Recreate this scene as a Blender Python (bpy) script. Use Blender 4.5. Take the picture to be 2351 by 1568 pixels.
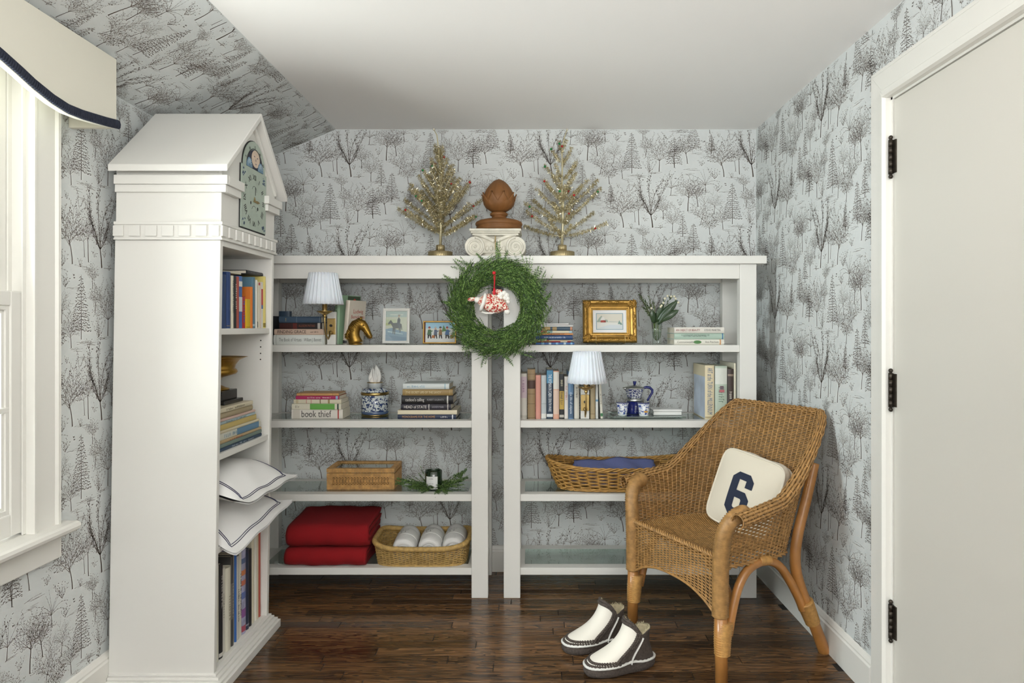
import bpy, bmesh, math, random
import numpy as np
from mathutils import Vector as V, Matrix, Euler
for o in list(bpy.data.objects): bpy.data.objects.remove(o)
S = bpy.context.scene
COL = S.collection
PI = math.pi
# ---------------------------------------------------------------- camera
F = 1567.0; VX, VY, CH = 1218.0, 750.0, 1.196          # focal length in pixels, vanishing point, eye height
cam = bpy.data.cameras.new('camera'); camo = bpy.data.objects.new('camera', cam); COL.objects.link(camo)
camo.location = (0, 0, CH); camo.rotation_euler = (PI/2, 0, 0)
cam.sensor_width = 36; cam.lens = 36*F/2351
cam.shift_x = -(VX-1175.5)/2351; cam.shift_y = (VY-784)/2351
cam.clip_start = 0.02
S.camera = camo
# ---------------------------------------------------------------- light
S.view_settings.view_transform = 'Standard'; S.view_settings.look = 'None'
S.view_settings.gamma = 1; S.view_settings.use_curve_mapping = False
S.view_settings.exposure = 0.16
w = bpy.data.worlds.new('sky'); S.world = w; w.use_nodes = True
w.node_tree.nodes['Background'].inputs[0].default_value = (0.93, 0.97, 1.0, 1)
w.node_tree.nodes['Background'].inputs[1].default_value = 1.15
def area(name, loc, rot, sx, sy, power, col):
    l = bpy.data.lights.new(name, 'AREA'); l.shape = 'RECTANGLE'; l.size = sx; l.size_y = sy
    l.energy = power; l.color = col
    o = bpy.data.objects.new(name, l); COL.objects.link(o); o.location = loc; o.rotation_euler = rot
    return o
area('daylight_side_window', (-1.75, 1.5, 1.35), (0, -PI/2, 0), 1.5, 1.0, 3, (0.95, 0.975, 1.0))
gl = area('ground_bounce_fill', (-2.3, .95, .02), (0, 0, 0), 1.2, 1.2, 135, (1.0, 0.99, 0.98))  # added fill shining up through the window to brighten the ceiling
gl.rotation_euler = (V((.4, 2.9, 2.2))-V((-2.3, .95, .02))).to_track_quat('-Z', 'Y').to_euler()
sk = area('bright_sky_outside', (-3.0, .72, 1.75), (0, 0, 0), 0.8, 1.1, 120, (0.90, 0.95, 1.0))
sk.rotation_euler = (V((1.1, 2.7, .45))-V((-3.0, .72, 1.75))).to_track_quat('-Z', 'Y').to_euler()
area('ceiling_bounce_fill', (0.1, -0.7, 1.50), (PI-.22, 0, 0), 1.4, 1.0, 88, (1.0, 0.985, 0.97))  # added unseen fill aimed upwards, lifts the ceiling and softens the room
area('rear_fill', (0.1, -1.75, 1.35), (PI/2, 0, 0), 2.0, 1.5, 13, (1.0, 0.985, 0.96))  # added frontal fill behind the camera, brightens the shelves
# ---------------------------------------------------------------- helpers
def PX(px, d): return (px-VX)*d/F
def PZ(py, d): return CH+(VY-py)*d/F
MATS = {}
def mat(name, col=None, rough=0.5, metal=0.0, bump=0.0, bscale=200.0, var=0.0, vscale=8.0, trans=0.0, coat=0.0,
        sheen=0.0, alpha=1.0, sss=0.0, stretch=None):
    if name in MATS: return MATS[name]
    m = bpy.data.materials.new(name); m.use_nodes = True; nt = m.node_tree; b = nt.nodes['Principled BSDF']
    c = tuple(col)+(1,)
    b.inputs['Base Color'].default_value = c; b.inputs['Roughness'].default_value = rough
    b.inputs['Metallic'].default_value = metal; b.inputs['Transmission Weight'].default_value = trans
    b.inputs['Coat Weight'].default_value = coat; b.inputs['Sheen Weight'].default_value = sheen
    b.inputs['Subsurface Weight'].default_value = sss
    b.inputs['Alpha'].default_value = alpha
    tc = nt.nodes.new('ShaderNodeTexCoord'); src = tc.outputs['Object']
    if stretch:
        mp = nt.nodes.new('ShaderNodeMapping'); mp.inputs['Scale'].default_value = stretch
        nt.links.new(src, mp.inputs[0]); src = mp.outputs[0]
    if var > 0:
        n = nt.nodes.new('ShaderNodeTexNoise'); n.inputs['Scale'].default_value = vscale; n.inputs['Detail'].default_value = 5
        nt.links.new(src, n.inputs[0])
        mr = nt.nodes.new('ShaderNodeMapRange'); mr.inputs[1].default_value = .3; mr.inputs[2].default_value = .7
        mr.inputs[3].default_value = 1-var; mr.inputs[4].default_value = 1+var
        nt.links.new(n.outputs[0], mr.inputs[0])
        vm = nt.nodes.new('ShaderNodeVectorMath'); vm.operation = 'SCALE'; vm.inputs[0].default_value = col[:3]
        nt.links.new(mr.outputs[0], vm.inputs['Scale']); nt.links.new(vm.outputs[0], b.inputs['Base Color'])
    if bump > 0:
        n = nt.nodes.new('ShaderNodeTexNoise'); n.inputs['Scale'].default_value = bscale; n.inputs['Detail'].default_value = 3
        nt.links.new(src, n.inputs[0])
        bp = nt.nodes.new('ShaderNodeBump'); bp.inputs['Strength'].default_value = bump; bp.inputs['Distance'].default_value = .002
        nt.links.new(n.outputs[0], bp.inputs['Height']); nt.links.new(bp.outputs[0], b.inputs['Normal'])
    MATS[name] = m
    return m
def glass(name, col=(.95, .98, .96), op=.05, rough=.02):
    """thin clear glass: mostly transparent with a fresnel reflection"""
    if name in MATS: return MATS[name]
    m = bpy.data.materials.new(name); m.use_nodes = True; nt = m.node_tree; nt.nodes.clear()
    out = nt.nodes.new('ShaderNodeOutputMaterial'); t = nt.nodes.new('ShaderNodeBsdfTransparent'); t.inputs[0].default_value = col+(1,)
    g = nt.nodes.new('ShaderNodeBsdfGlossy'); g.inputs['Roughness'].default_value = rough
    lf = nt.nodes.new('ShaderNodeLayerWeight'); lf.inputs[0].default_value = .5
    lw = nt.nodes.new('ShaderNodeMath'); lw.operation = 'POWER'; lw.inputs[1].default_value = 4.0; nt.links.new(lf.outputs['Facing'], lw.inputs[0])
    ad = nt.nodes.new('ShaderNodeMath'); ad.operation = 'ADD'; ad.inputs[1].default_value = op; ad.use_clamp = True
    mx = nt.nodes.new('ShaderNodeMixShader')
    nt.links.new(lw.outputs[0], ad.inputs[0]); nt.links.new(ad.outputs[0], mx.inputs[0])
    nt.links.new(t.outputs[0], mx.inputs[1]); nt.links.new(g.outputs[0], mx.inputs[2]); nt.links.new(mx.outputs[0], out.inputs[0])
    MATS[name] = m
    return m
class MB:
    """collects shapes and links them as one mesh object; world=True takes world coordinates under a thing's Empty"""
    def __init__(s, world=False): s.v = []; s.f = []; s.sm = []; s.mi = []; s.world = world; s.cur = 0
    def add(s, vs, fs, smooth=False):
        n = len(s.v); s.v += [tuple(p) for p in vs]
        for f in fs: s.f.append([n+i for i in f]); s.sm.append(smooth); s.mi.append(s.cur)
    def box(s, a, b, M=None):
        x0, y0, z0 = a; x1, y1, z1 = b
        vs = [V(p) for p in ((x0,y0,z0),(x1,y0,z0),(x1,y1,z0),(x0,y1,z0),(x0,y0,z1),(x1,y0,z1),(x1,y1,z1),(x0,y1,z1))]
        if M: vs = [M @ p for p in vs]
        s.add(vs, [(0,3,2,1),(4,5,6,7),(0,1,5,4),(1,2,6,5),(2,3,7,6),(3,0,4,7)]); return s
    def prism(s, poly, a, b, fn=None, smooth=False):
        """poly of 2D points extruded from a to b; fn maps (p,q,t) to 3D"""
        fn = fn or (lambda p, q, t: (p, q, t)); n = len(poly)
        vs = [fn(p, q, a) for p, q in poly]+[fn(p, q, b) for p, q in poly]
        s.add(vs, [list(range(n))[::-1], [n+i for i in range(n)]])
        k = len(s.v)-2*n
        for i in range(n):
            j = (i+1) % n; s.f.append([k+i, k+j, k+n+j, k+n+i]); s.sm.append(smooth); s.mi.append(s.cur)
        return s
    def tube(s, pts, r, n=8, cap=True, smooth=True, flat=1.0, up=None):
        pts = [V(p) for p in pts]; m = len(pts)
        if not hasattr(r, '__len__'): r = [r]*m
        T = [(pts[min(i+1, m-1)]-pts[max(i-1, 0)]).normalized() for i in range(m)]
        N = V(up) if up else (V((0,0,1)) if abs(T[0].z) < .9 else V((1,0,0)))
        vs = []
        for i in range(m):
            N = (N-T[i]*N.dot(T[i])).normalized(); B = T[i].cross(N)
            ra, rb = r[i] if hasattr(r[i], '__len__') else (r[i]*flat, r[i])
            for k in range(n):
                a = 2*PI*k/n; vs.append(pts[i]+N*(ra*math.cos(a))+B*(rb*math.sin(a)))
        fs = []
        for i in range(m-1):
            for k in range(n):
                j = (k+1) % n; fs.append((i*n+k, i*n+j, (i+1)*n+j, (i+1)*n+k))
        s.add(vs, fs, smooth)
        if cap:
            b = len(s.v)-m*n
            s.f += [[b+k for k in range(n)][::-1], [b+(m-1)*n+k for k in range(n)]]; s.sm += [False]*2; s.mi += [s.cur]*2
        return s
    def lathe(s, prof, n=24, c=(0,0,0), flute=None, smooth=True, M=None, arc=None):
        vs = []; m = len(prof)
        for r, z in prof:
            for k in range(n):
                a = 2*PI*k/n; q = r*(flute(a, z) if flute else 1)
                p = V((c[0]+q*math.cos(a), c[1]+q*math.sin(a), c[2]+z)); vs.append(M @ p if M else p)
        fs = []
        for i in range(m-1):
            for k in range(n):
                j = (k+1) % n; fs.append((i*n+k, i*n+j, (i+1)*n+j, (i+1)*n+k))
        s.add(vs, fs, smooth)
        b = len(s.v)-m*n
        if prof[0][0] > 1e-5: s.f.append([b+k for k in range(n)][::-1]); s.sm.append(False); s.mi.append(s.cur)
        if prof[-1][0] > 1e-5: s.f.append([b+(m-1)*n+k for k in range(n)]); s.sm.append(False); s.mi.append(s.cur)
        return s
    def grid(s, fn, nu, nv, smooth=True, wrapu=False):
        vs = [fn(i/(nu if wrapu else nu-1), j/(nv-1)) for j in range(nv) for i in range(nu)]
        fs = []
        for j in range(nv-1):
            for i in range(nu if wrapu else nu-1):
                k = (i+1) % nu; fs.append((j*nu+i, j*nu+k, (j+1)*nu+k, (j+1)*nu+i))
        s.add(vs, fs, smooth); return s
    def ball(s, c, r, n=8, m=6, sc=(1,1,1)):
        s.grid(lambda u, t: (c[0]+sc[0]*r*math.sin(PI*t)*math.cos(2*PI*u), c[1]+sc[1]*r*math.sin(PI*t)*math.sin(2*PI*u), c[2]-sc[2]*r*math.cos(PI*t)), n, m, True, True)
        return s
    def xf(s, M):
        s.v = [tuple(M @ V(p)) for p in s.v]; return s
    def build(s, name, m, parent=None, bevel=0, loc=None, rot=None, shear=None):
        vs = s.v
        if shear: vs = [shear(p) for p in vs]
        if s.world and parent is not None:
            o = parent.location; q = parent
            while q.parent: q = q.parent; o = o+q.location
            vs = [(p[0]-o[0], p[1]-o[1], p[2]-o[2]) for p in vs]
        me = bpy.data.meshes.new(name); me.from_pydata([tuple(p) for p in vs], [], s.f)
        me.polygons.foreach_set('use_smooth', s.sm)
        ms = m if isinstance(m, (list, tuple)) else [m]
        for k in ms: me.materials.append(k)
        if len(ms) > 1: me.polygons.foreach_set('material_index', s.mi)
        me.update()
        o = bpy.data.objects.new(name, me); COL.objects.link(o); o.parent = parent
        if loc: o.location = loc
        if rot: o.rotation_euler = rot
        if bevel:
            b = o.modifiers.new('bevel', 'BEVEL'); b.width = bevel; b.segments = 2; b.limit_method = 'ANGLE'
        return o
def npmesh(name, v, f, m, parent=None, smooth=False, mi=None, world=True):
    """fast mesh from numpy arrays of vertices and equal-sided faces"""
    v = np.asarray(v, dtype=np.float32).reshape(-1, 3); f = np.asarray(f, dtype=np.int32); k = f.shape[1]
    q = parent
    while world and q is not None: v = v-np.array(q.location, dtype=np.float32); q = q.parent
    me = bpy.data.meshes.new(name)
    me.vertices.add(len(v)); me.vertices.foreach_set('co', v.ravel())
    me.loops.add(f.size); me.loops.foreach_set('vertex_index', f.ravel())
    me.polygons.add(len(f)); me.polygons.foreach_set('loop_start', np.arange(0, f.size, k, dtype=np.int32))
    me.polygons.foreach_set('use_smooth', [smooth]*len(f))
    for q in (m if isinstance(m, (list, tuple)) else [m]): me.materials.append(q)
    if mi is not None: me.polygons.foreach_set('material_index', np.asarray(mi, dtype=np.int32))
    me.update(calc_edges=True); me.validate()
    o = bpy.data.objects.new(name, me); COL.objects.link(o); o.parent = parent
    return o
def thing(name, label, cat, loc=(0,0,0), rotz=0, group=None, rot=None):
    o = bpy.data.objects.new(name, None); COL.objects.link(o); o.empty_display_size = .05
    o.location = loc; o.rotation_euler = rot or (0, 0, rotz)
    tag(o, label, cat, group); return o
def tag(o, label, cat, group=None):
    o['label'] = label; o['category'] = cat
    if group: o['group'] = group
    return o
def struct(o): o['kind'] = 'structure'; return o
def stuff(o): o['kind'] = 'stuff'; return o
def dup(o, parent=None):
    c = o.copy(); COL.objects.link(c); c.parent = parent
    for ch in o.children: dup(ch, c)
    return c
def text(s, size, m, parent, M, name='lettering', width=None, bold=0.0, xs=1.0):
    """flat printed lettering; M places the text plane (x reading direction, y up)"""
    if s.startswith('~'):      # lettering too small to read in the photograph: rows of tiny strokes
        R = random.Random(len(s)*7+int(size*1e5)); b = MB(); x = 0.0; h = size*.36
        for ch in s[1:]:
            if ch != ' ':
                wv = R.uniform(.10, .22)*size; k = R.choice((1, 1, .8, .7))
                b.add([(x, -h, 0), (x+size*.10, -h, 0), (x+size*.10, -h+2*h*k, 0), (x, -h+2*h*k, 0)], [(0, 1, 2, 3)])
                if R.random() < .75: zz = R.choice((-h, -.1*h, h*(2*k-1)-size*.08)); b.add([(x+size*.1, zz, 0), (x+size*.1+wv, zz, 0), (x+size*.1+wv, zz+size*.09, 0), (x+size*.1, zz+size*.09, 0)], [(0, 1, 2, 3)])
                if R.random() < .5: b.add([(x+wv+size*.08, -h, 0), (x+wv+size*.17, -h, 0), (x+wv+size*.17, -h+2*h*k, 0), (x+wv+size*.08, -h+2*h*k, 0)], [(0, 1, 2, 3)])
            x += size*.42
        k = (width/x) if width else xs
        b.v = [tuple(M @ V(((p[0]-x/2)*k, p[1], 0))) for p in b.v]; o = b.build(name, m, parent); stuff(o); return o
    cu = bpy.data.curves.new(name, 'FONT'); cu.body = s; cu.size = size; cu.align_x = 'CENTER'; cu.align_y = 'CENTER'
    cu.resolution_u = 2; cu.offset = bold
    t = bpy.data.objects.new('tmp', cu)
    me = bpy.data.meshes.new_from_object(t); bpy.data.objects.remove(t)
    xsz = [v.co.x for v in me.vertices]
    k = xs
    if width and xsz:
        ww = max(xsz)-min(xsz)
        if ww > 0: k = width/ww
    for v in me.vertices: v.co = M @ V((v.co.x*k, v.co.y, 0))
    me.materials.clear(); me.materials.append(m); me.name = name
    o = bpy.data.objects.new(name, me); COL.objects.link(o); o.parent = parent
    return o
def sstep(a, b, x):
    t = max(0, min(1, (x-a)/(b-a))); return t*t*(3-2*t)
def npss(a, b, x):
    t = np.clip((x-a)/(b-a), 0, 1); return t*t*(3-2*t)
# ---------------------------------------------------------------- shared materials
WHITE = mat('white_paint', (.77, .755, .705), .38, bump=.05, bscale=60)
WHITE2 = mat('white_furniture_paint', (.76, .748, .705), .45, bump=.03, bscale=40)
BRASS = mat('brass', (.52, .37, .15), .28, 1.0, var=.12, vscale=20)
PAGES = mat('book_pages', (.72, .66, .54), .9, var=.1, vscale=60, stretch=(1, 1, 12))
GLASS = glass('clear_glass')
GLASSG = glass('green_tinted_shelf_glass', (.80, .90, .86), .16, .03)
def dyn(c, rough=.5, **k):
    n = 'paint_%02x%02x%02x_%d' % (int(c[0]*255), int(c[1]*255), int(c[2]*255), int(rough*100))
    return mat(n, c, rough, **k)
def hx(h):
    c = [int(h[i:i+2], 16)/255 for i in (0, 2, 4)]
    return tuple(((x+.055)/1.055)**2.4 if x > .04045 else x/12.92 for x in c)
# ================================================================ the room
XL, XR, YB, YR = -1.40, 1.105, 3.345, -1.60        # left and right wall, far wall, wall behind the camera
ZC, XS, ZK = 2.163, -0.953, 1.975                   # flat ceiling, where the slope starts, height of the left wall
def paper_mat():
    m = mat('wallpaper_ground', hx('d3d7d6'), .62, var=.025, vscale=3, bump=.03, bscale=300); return m
PAPER = paper_mat()
CEIL = mat('ceiling_paint', (.90, .885, .868), .8, bump=.12, bscale=90)
INK = [mat('ink_dark_brown', hx('5c524b'), .8), mat('ink_brown', hx('7f766f'), .8), mat('ink_pale_brown', hx('a19b97'), .8)]
# floor: slab plus separate oak strips
def wood_mat():
    m = bpy.data.materials.new('dark_oak_floor'); m.use_nodes = True; nt = m.node_tree; b = nt.nodes['Principled BSDF']
    tc = nt.nodes.new('ShaderNodeTexCoord'); oi = nt.nodes.new('ShaderNodeObjectInfo')
    add = nt.nodes.new('ShaderNodeVectorMath'); add.operation = 'ADD'
    sc = nt.nodes.new('ShaderNodeVectorMath'); sc.operation = 'SCALE'; sc.inputs[0].default_value = (37, 53, 11)
    nt.links.new(oi.outputs['Random'], sc.inputs['Scale']); nt.links.new(tc.outputs['Object'], add.inputs[0]); nt.links.new(sc.outputs[0], add.inputs[1])
    mp = nt.nodes.new('ShaderNodeMapping'); mp.inputs['Scale'].default_value = (1.6, 16, 16); nt.links.new(add.outputs[0], mp.inputs[0])
    n1 = nt.nodes.new('ShaderNodeTexNoise'); n1.inputs['Scale'].default_value = 1.6; n1.inputs['Detail'].default_value = 3; n1.inputs['Distortion'].default_value = .6
    nt.links.new(mp.outputs[0], n1.inputs[0])
    ml = nt.nodes.new('ShaderNodeMath'); ml.operation = 'MULTIPLY'; ml.inputs[1].default_value = 9.0; nt.links.new(n1.outputs[0], ml.inputs[0])
    fr = nt.nodes.new('ShaderNodeMath'); fr.operation = 'FRACT'; nt.links.new(ml.outputs[0], fr.inputs[0])
    mp2 = nt.nodes.new('ShaderNodeMapping'); mp2.inputs['Scale'].default_value = (8, 260, 260); nt.links.new(add.outputs[0], mp2.inputs[0])
    n2 = nt.nodes.new('ShaderNodeTexNoise'); n2.inputs['Scale'].default_value = 1.0; n2.inputs['Detail'].default_value = 2; nt.links.new(mp2.outputs[0], n2.inputs[0])
    cr = nt.nodes.new('ShaderNodeValToRGB')
    e = cr.color_ramp.elements; e[0].position = 0; e[0].color = (.030, .016, .008, 1); e[1].position = 1; e[1].color = (.165, .085, .036, 1)
    k = e.new(.35); k.color = (.090, .046, .020, 1)
    nt.links.new(fr.outputs[0], cr.inputs[0])
    hs = nt.nodes.new('ShaderNodeHueSaturation'); nt.links.new(cr.outputs[0], hs.inputs['Color'])
    mr = nt.nodes.new('ShaderNodeMapRange'); mr.inputs[3].default_value = .5; mr.inputs[4].default_value = 1.6; nt.links.new(oi.outputs['Random'], mr.inputs[0])
    mm = nt.nodes.new('ShaderNodeMath'); mm.operation = 'MULTIPLY'; nt.links.new(mr.outputs[0], mm.inputs[0])
    m2 = nt.nodes.new('ShaderNodeMapRange'); m2.inputs[1].default_value = .3; m2.inputs[2].default_value = .7; m2.inputs[3].default_value = .6; m2.inputs[4].default_value = 1.25
    nt.links.new(n2.outputs[0], m2.inputs[0]); nt.links.new(m2.outputs[0], mm.inputs[1]); nt.links.new(mm.outputs[0], hs.inputs['Value'])
    nt.links.new(hs.outputs[0], b.inputs['Base Color'])
    b.inputs['Roughness'].default_value = .2; b.inputs['Specular IOR Level'].default_value = .45
    bp = nt.nodes.new('ShaderNodeBump'); bp.inputs['Strength'].default_value = .12; bp.inputs['Distance'].default_value = .001
    nt.links.new(n2.outputs[0], bp.inputs['Height']); nt.links.new(bp.outputs[0], b.inputs['Normal'])
    return m
OAK = wood_mat()
GAP = mat('floor_joint_dark', (.008, .005, .003), .7)
fl = MB(); fl.box((XL-.15, YR-.1, -.12), (XR+.15, YB+.1, -.002)); floor = struct(fl.build('floor', GAP))
rng = random.Random(4)
rowh = .0572; y = YB-.004; meshes = {}
while y > 1.30:
    x = XL+.002-rng.random()*.5
    while x < XR:
        L = rng.choice((.45, .6, .75, .9, 1.05)); x0 = max(x, XL+.001); x1 = min(x+L, XR-.001)
        if x1-x0 > .05:
            k = round(x1-x0, 3)
            if k not in meshes:
                b = MB(); h = k/2-.0006; q = rowh/2-.0005; c = .0012
                b.add([(-h,-q,-.004),(h,-q,-.004),(h,q,-.004),(-h,q,-.004),(-h+c,-q+c,0),(h-c,-q+c,0),(h-c,q-c,0),(-h+c,q-c,0)],
                      [(4,5,6,7),(0,1,5,4),(1,2,6,5),(2,3,7,6),(3,0,4,7)])
                o = b.build('floor_plank', OAK, floor); meshes[k] = o.data
            else:
                o = bpy.data.objects.new('floor_plank', meshes[k]); COL.objects.link(o); o.parent = floor
            o.location = ((x0+x1)/2, y-rowh/2, 0)
        x += L
    y -= rowh
rest = MB(); rest.add([(XL, YR, 0), (XR, YR, 0), (XR, y, 0), (XL, y, 0)], [(0,1,2,3)]); rest.build('floor_boards_behind', OAK, floor)
# walls
def holed(x0, x1, z0, z1, hx0, hx1, hz0, hz1, fn, t):
    b = MB()
    for a in ((x0,z0,hx0,z1),(hx1,z0,x1,z1),(hx0,z0,hx1,hz0),(hx0,hz1,hx1,z1)):
        b.prism([(a[0],a[1]),(a[2],a[1]),(a[2],a[3]),(a[0],a[3])], 0, t, fn)
    return b
WB = MB(); WB.prism([(XL-.1,-.1),(XR+.1,-.1),(XR+.1,ZC+.1),(XL-.1,ZC+.1)], 0, .1, lambda p,q,t:(p, YB+t, q)); wall_back = struct(WB.build('wall_back', PAPER))
DY0, DY1, DZ = 1.27, 2.095, 1.905                    # door opening
wr = holed(YR, YB, -.1, ZC+.1, DY0-.001, DY1+.001, -.1, DZ+.001, lambda p,q,t:(XR+t, p, q), .1); wall_right = struct(wr.build('wall_right', PAPER))
WY0, WY1, WZ0, WZ1 = .975, 1.895, .622, 1.93         # window opening
wl = holed(YR, YB, -.1, ZK, WY0-.021, WY1+.021, WZ0-.031, WZ1+.021, lambda p,q,t:(XL-t, p, q), .16); wall_left = struct(wl.build('wall_left', PAPER))
wq = holed(XL-.1, XR+.1, -.1, ZC+.1, -.9, 1.0, .55, 2.0, lambda p,q,t:(p, YR-t, q), .1); wall_rear = struct(wq.build('wall_rear', PAPER))
cc = MB(); cc.box((XS, YR-.1, ZC), (XR+.15, YB+.1, ZC+.1)); ceiling = struct(cc.build('ceiling', CEIL))
sl = MB(); sl.prism([(XS, ZC), (XL-.15, ZK-(ZC-ZK)*.15/(XS-XL)), (XL-.15, ZC+.1), (XS, ZC+.1)], YR-.1, YB+.1, lambda p,q,t:(p, t, q))
ceiling_slope = struct(sl.build('ceiling_slope', PAPER))
# ---- wallpaper print: one repeat of ink strokes, laid in a half-drop
def make_cell():
    R = random.Random(11); Q = []; T = []
    def quad(a, b, c, d, t): Q.append((a, b, c, d)); T.append(t)
    def ln(p, q, w0, w1, t):
        dx, dy = q[0]-p[0], q[1]-p[1]; l = math.hypot(dx, dy) or 1; nx, ny = -dy/l, dx/l
        quad((p[0]+nx*w0, p[1]+ny*w0), (p[0]-nx*w0, p[1]-ny*w0), (q[0]-nx*w1, q[1]-ny*w1), (q[0]+nx*w1, q[1]+ny*w1), t)
    def leaf(p, a, l, wd, t):
        c, s = math.cos(a), math.sin(a); m = (p[0]+c*l*.45, p[1]+s*l*.45)
        quad(p, (m[0]-s*wd, m[1]+c*wd), (p[0]+c*l, p[1]+s*l), (m[0]+s*wd, m[1]-c*wd), t)
    def br(p, a, l, wd, t, bend=0, n=5):
        out = [p]
        for i in range(n):
            a += bend/n+R.uniform(-.12, .12); q = (p[0]+math.cos(a)*l/n, p[1]+math.sin(a)*l/n)
            ln(p, q, wd*(1-i/n*.7), wd*(1-(i+1)/n*.7), t); p = q; out.append((p, a))
        return out[1:]
    def leafy(p, a, l, wd, t, dens, ls, bend=0, lw=.26):
        for (q, b) in br(p, a, l, wd, t, bend, max(3, int(l/14))):
            for _ in range(dens): leaf((q[0]+R.uniform(-8, 8), q[1]+R.uniform(-8, 8)), b+R.choice((-1, 1))*R.uniform(.2, 1.1), min(ls, 16)*R.uniform(.6, 1.25), min(ls, 16)*lw*R.uniform(.4, 1), R.choice((0, 1, 1, 2)))
    def trunk(x, y, h, wd, lean=0):
        p = (x, y); a = PI/2+lean
        for i in range(4):
            a += R.uniform(-.1, .1); q = (p[0]+math.cos(a)*h/4, p[1]+math.sin(a)*h/4); ln(p, q, wd*(1.25-.12*i), wd*(1.25-.12*(i+1)), 0); p = q
        for k in range(3): ln((x, y), (x+R.uniform(-14, 14), y-R.uniform(0, 5)), wd*.5, .6, 1)
        return p, a
    def decid(x, y, h, wdt, ls=14, dens=3, tr=.4, nb=6, wd=3.2, lean=0):
        p, a = trunk(x, y, h*tr, wd, lean)
        for i in range(nb):
            f = (i+.5)/nb*2-1; an = PI/2-f*1.05+lean; L = math.hypot(math.cos(an)*wdt/2, math.sin(an)*h*(1-tr))*R.uniform(.8, 1.05)
            st = (p[0], p[1]-R.uniform(0, h*.08))
            for (q, b) in br(st, an, L, wd*.5, 1, -f*.25, 4):
                for sgn in (-1, 1): leafy(q, b+sgn*R.uniform(.4, .8), L*R.uniform(.26, .5), .7, 1, max(1, dens-1), ls*.85, 0, .2)
    def conifer(x, y, h, wdt, tiers, dark=0):
        ln((x, y), (x, y+h), 3.0, .9, 0)
        for i in range(tiers):
            f = i/tiers; zz = y+h*(.14+.86*f); L = wdt/2*(1-f)**.8+4
            for sgn in (-1, 1):
                n = max(2, int(L/7))
                for k in range(n):
                    g = (k+.6)/n; px_ = x+sgn*L*g*R.uniform(.85, 1.08); py_ = zz-9*g+7*math.sin(g*3)+R.uniform(-8, 8)
                    leaf((px_-sgn*7, py_+3), (0 if sgn > 0 else PI)+sgn*R.uniform(-.45, .15), R.uniform(14, 24), R.uniform(1.6, 3.0), R.choice((0, 0, 1)) if dark else R.choice((0, 1, 2)))
                ln((x, zz+4), (x+sgn*L*.45, zz+R.uniform(-6, 3)), .8, .5, 1)
    def arching(x, y, h, wdt, n=8):
        p, a = trunk(x, y, h*.35, 2.2)
        for i in range(n):
            f = (i+.5)/n*2-1; an = PI/2-f*.9
            for (q, b) in br(p, an, h*.75*R.uniform(.8, 1), 1.2, 1, -f*1.7, 6):
                for _ in range(3): leaf(q, b-f*R.uniform(-.4, .6), R.uniform(9, 18), 1.4, R.choice((1, 2)))
    def weeping(x, y):
        p, a = trunk(x, y, 130, 5.5, .1)
        for an, L, bd in ((2.5, 420, -.9), (2.15, 300, -.3), (1.75, 420, -.1), (1.45, 400, -.35), (1.2, 470, -.2), (.85, 250, .4), (1.95, 250, .2)):
            pts = br(p, an, L, 2.8, 0, bd, 9)
            for i, (q, b) in enumerate(pts):
                for sgn in (-1, 1): leafy(q, b+sgn*R.uniform(.4, 1.0), 62, .7, 1, 1, 15, -sgn*.7, .22)
                if i > 4:
                    for _ in range(3): leaf((q[0]+R.uniform(-14, 14), q[1]+R.uniform(-9, 9)), b+R.uniform(-.8, .8), R.uniform(12, 18), 2.8, 0)
    def plant(x, y, h, wdt, n=6, dk=0):
        for i in range(n):
            f = (i+.5)/n*2-1; leafy((x, y), PI/2-f*.9, h*R.uniform(.6, 1), .9, 1, 1, min(h*.2, 14), f*.3, .24)
    def bird(x, y, s=1):
        for a, l in ((2.4, 15), (.9, 13), (.15, 12), (3.3, 10)): leaf((x, y), a, l*s, 2.6*s, 0)
    def ground(x, y, wd, n=5):
        for i in range(n):
            a = x+R.uniform(-wd/2, wd/2); b = y+R.uniform(-14, 10); p = (a, b)
            for k in range(4):
                q = (p[0]+R.uniform(12, 24), p[1]+R.uniform(-4, 4)); ln(p, q, R.uniform(.5, 1.3), .6, R.choice((1, 2))); p = q
    Y = lambda y: -(y-605)
    X = lambda x: x-1110
    weeping(X(1215), Y(1115))
    decid(X(900), Y(1115), 425, 270, 16, 3, .36, 8, 3.6)
    decid(X(1025), Y(1055), 245, 70, 11, 2, .45, 4, 1.8); trunk(X(1068), Y(1088), 170, 3); decid(X(1068), Y(925), 110, 90, 11, 2, .2, 4, 1.4)
    decid(X(1330), Y(1025), 225, 165, 12, 3, .4, 6, 2.4); arching(X(1410), Y(770), 215, 170)
    decid(X(1595), Y(940), 350, 270, 13, 3, .48, 8, 3.8); decid(X(1705), Y(890), 255, 185, 20, 2, .42, 6, 3)
    arching(X(1790), Y(740), 225, 190, 9); plant(X(1915), Y(730), 95, 70, 5); bird(X(2000), Y(645))
    conifer(X(2075), Y(1080), 445, 205, 17, 1)
    decid(X(1880), Y(970), 205, 130, 8, 2, .45, 6, 2.0); decid(X(1735), Y(1085), 255, 150, 12, 3, .3, 7, 2.0)
    decid(X(1975), Y(1135), 235, 165, 13, 3, .36, 6, 2.4); decid(X(1832), Y(1195), 195, 145, 20, 2, .4, 6, 2.6)
    conifer(X(765), Y(865), 205, 88, 12); decid(X(1430), Y(1165), 255, 150, 13, 3, .38, 6, 2.4)
    conifer(X(1540), Y(1215), 230, 120, 10); conifer(X(1655), Y(1390), 320, 165, 14)
    plant(X(1180), Y(520), 165, 110, 7, 1); decid(X(1285), Y(510), 390, 225, 15, 3, .32, 7, 3.2)
    conifer(X(1450), Y(470), 320, 175, 11, 1); decid(X(1450), Y(470), 320, 165, 14, 2, .4, 5, 2.6)
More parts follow.
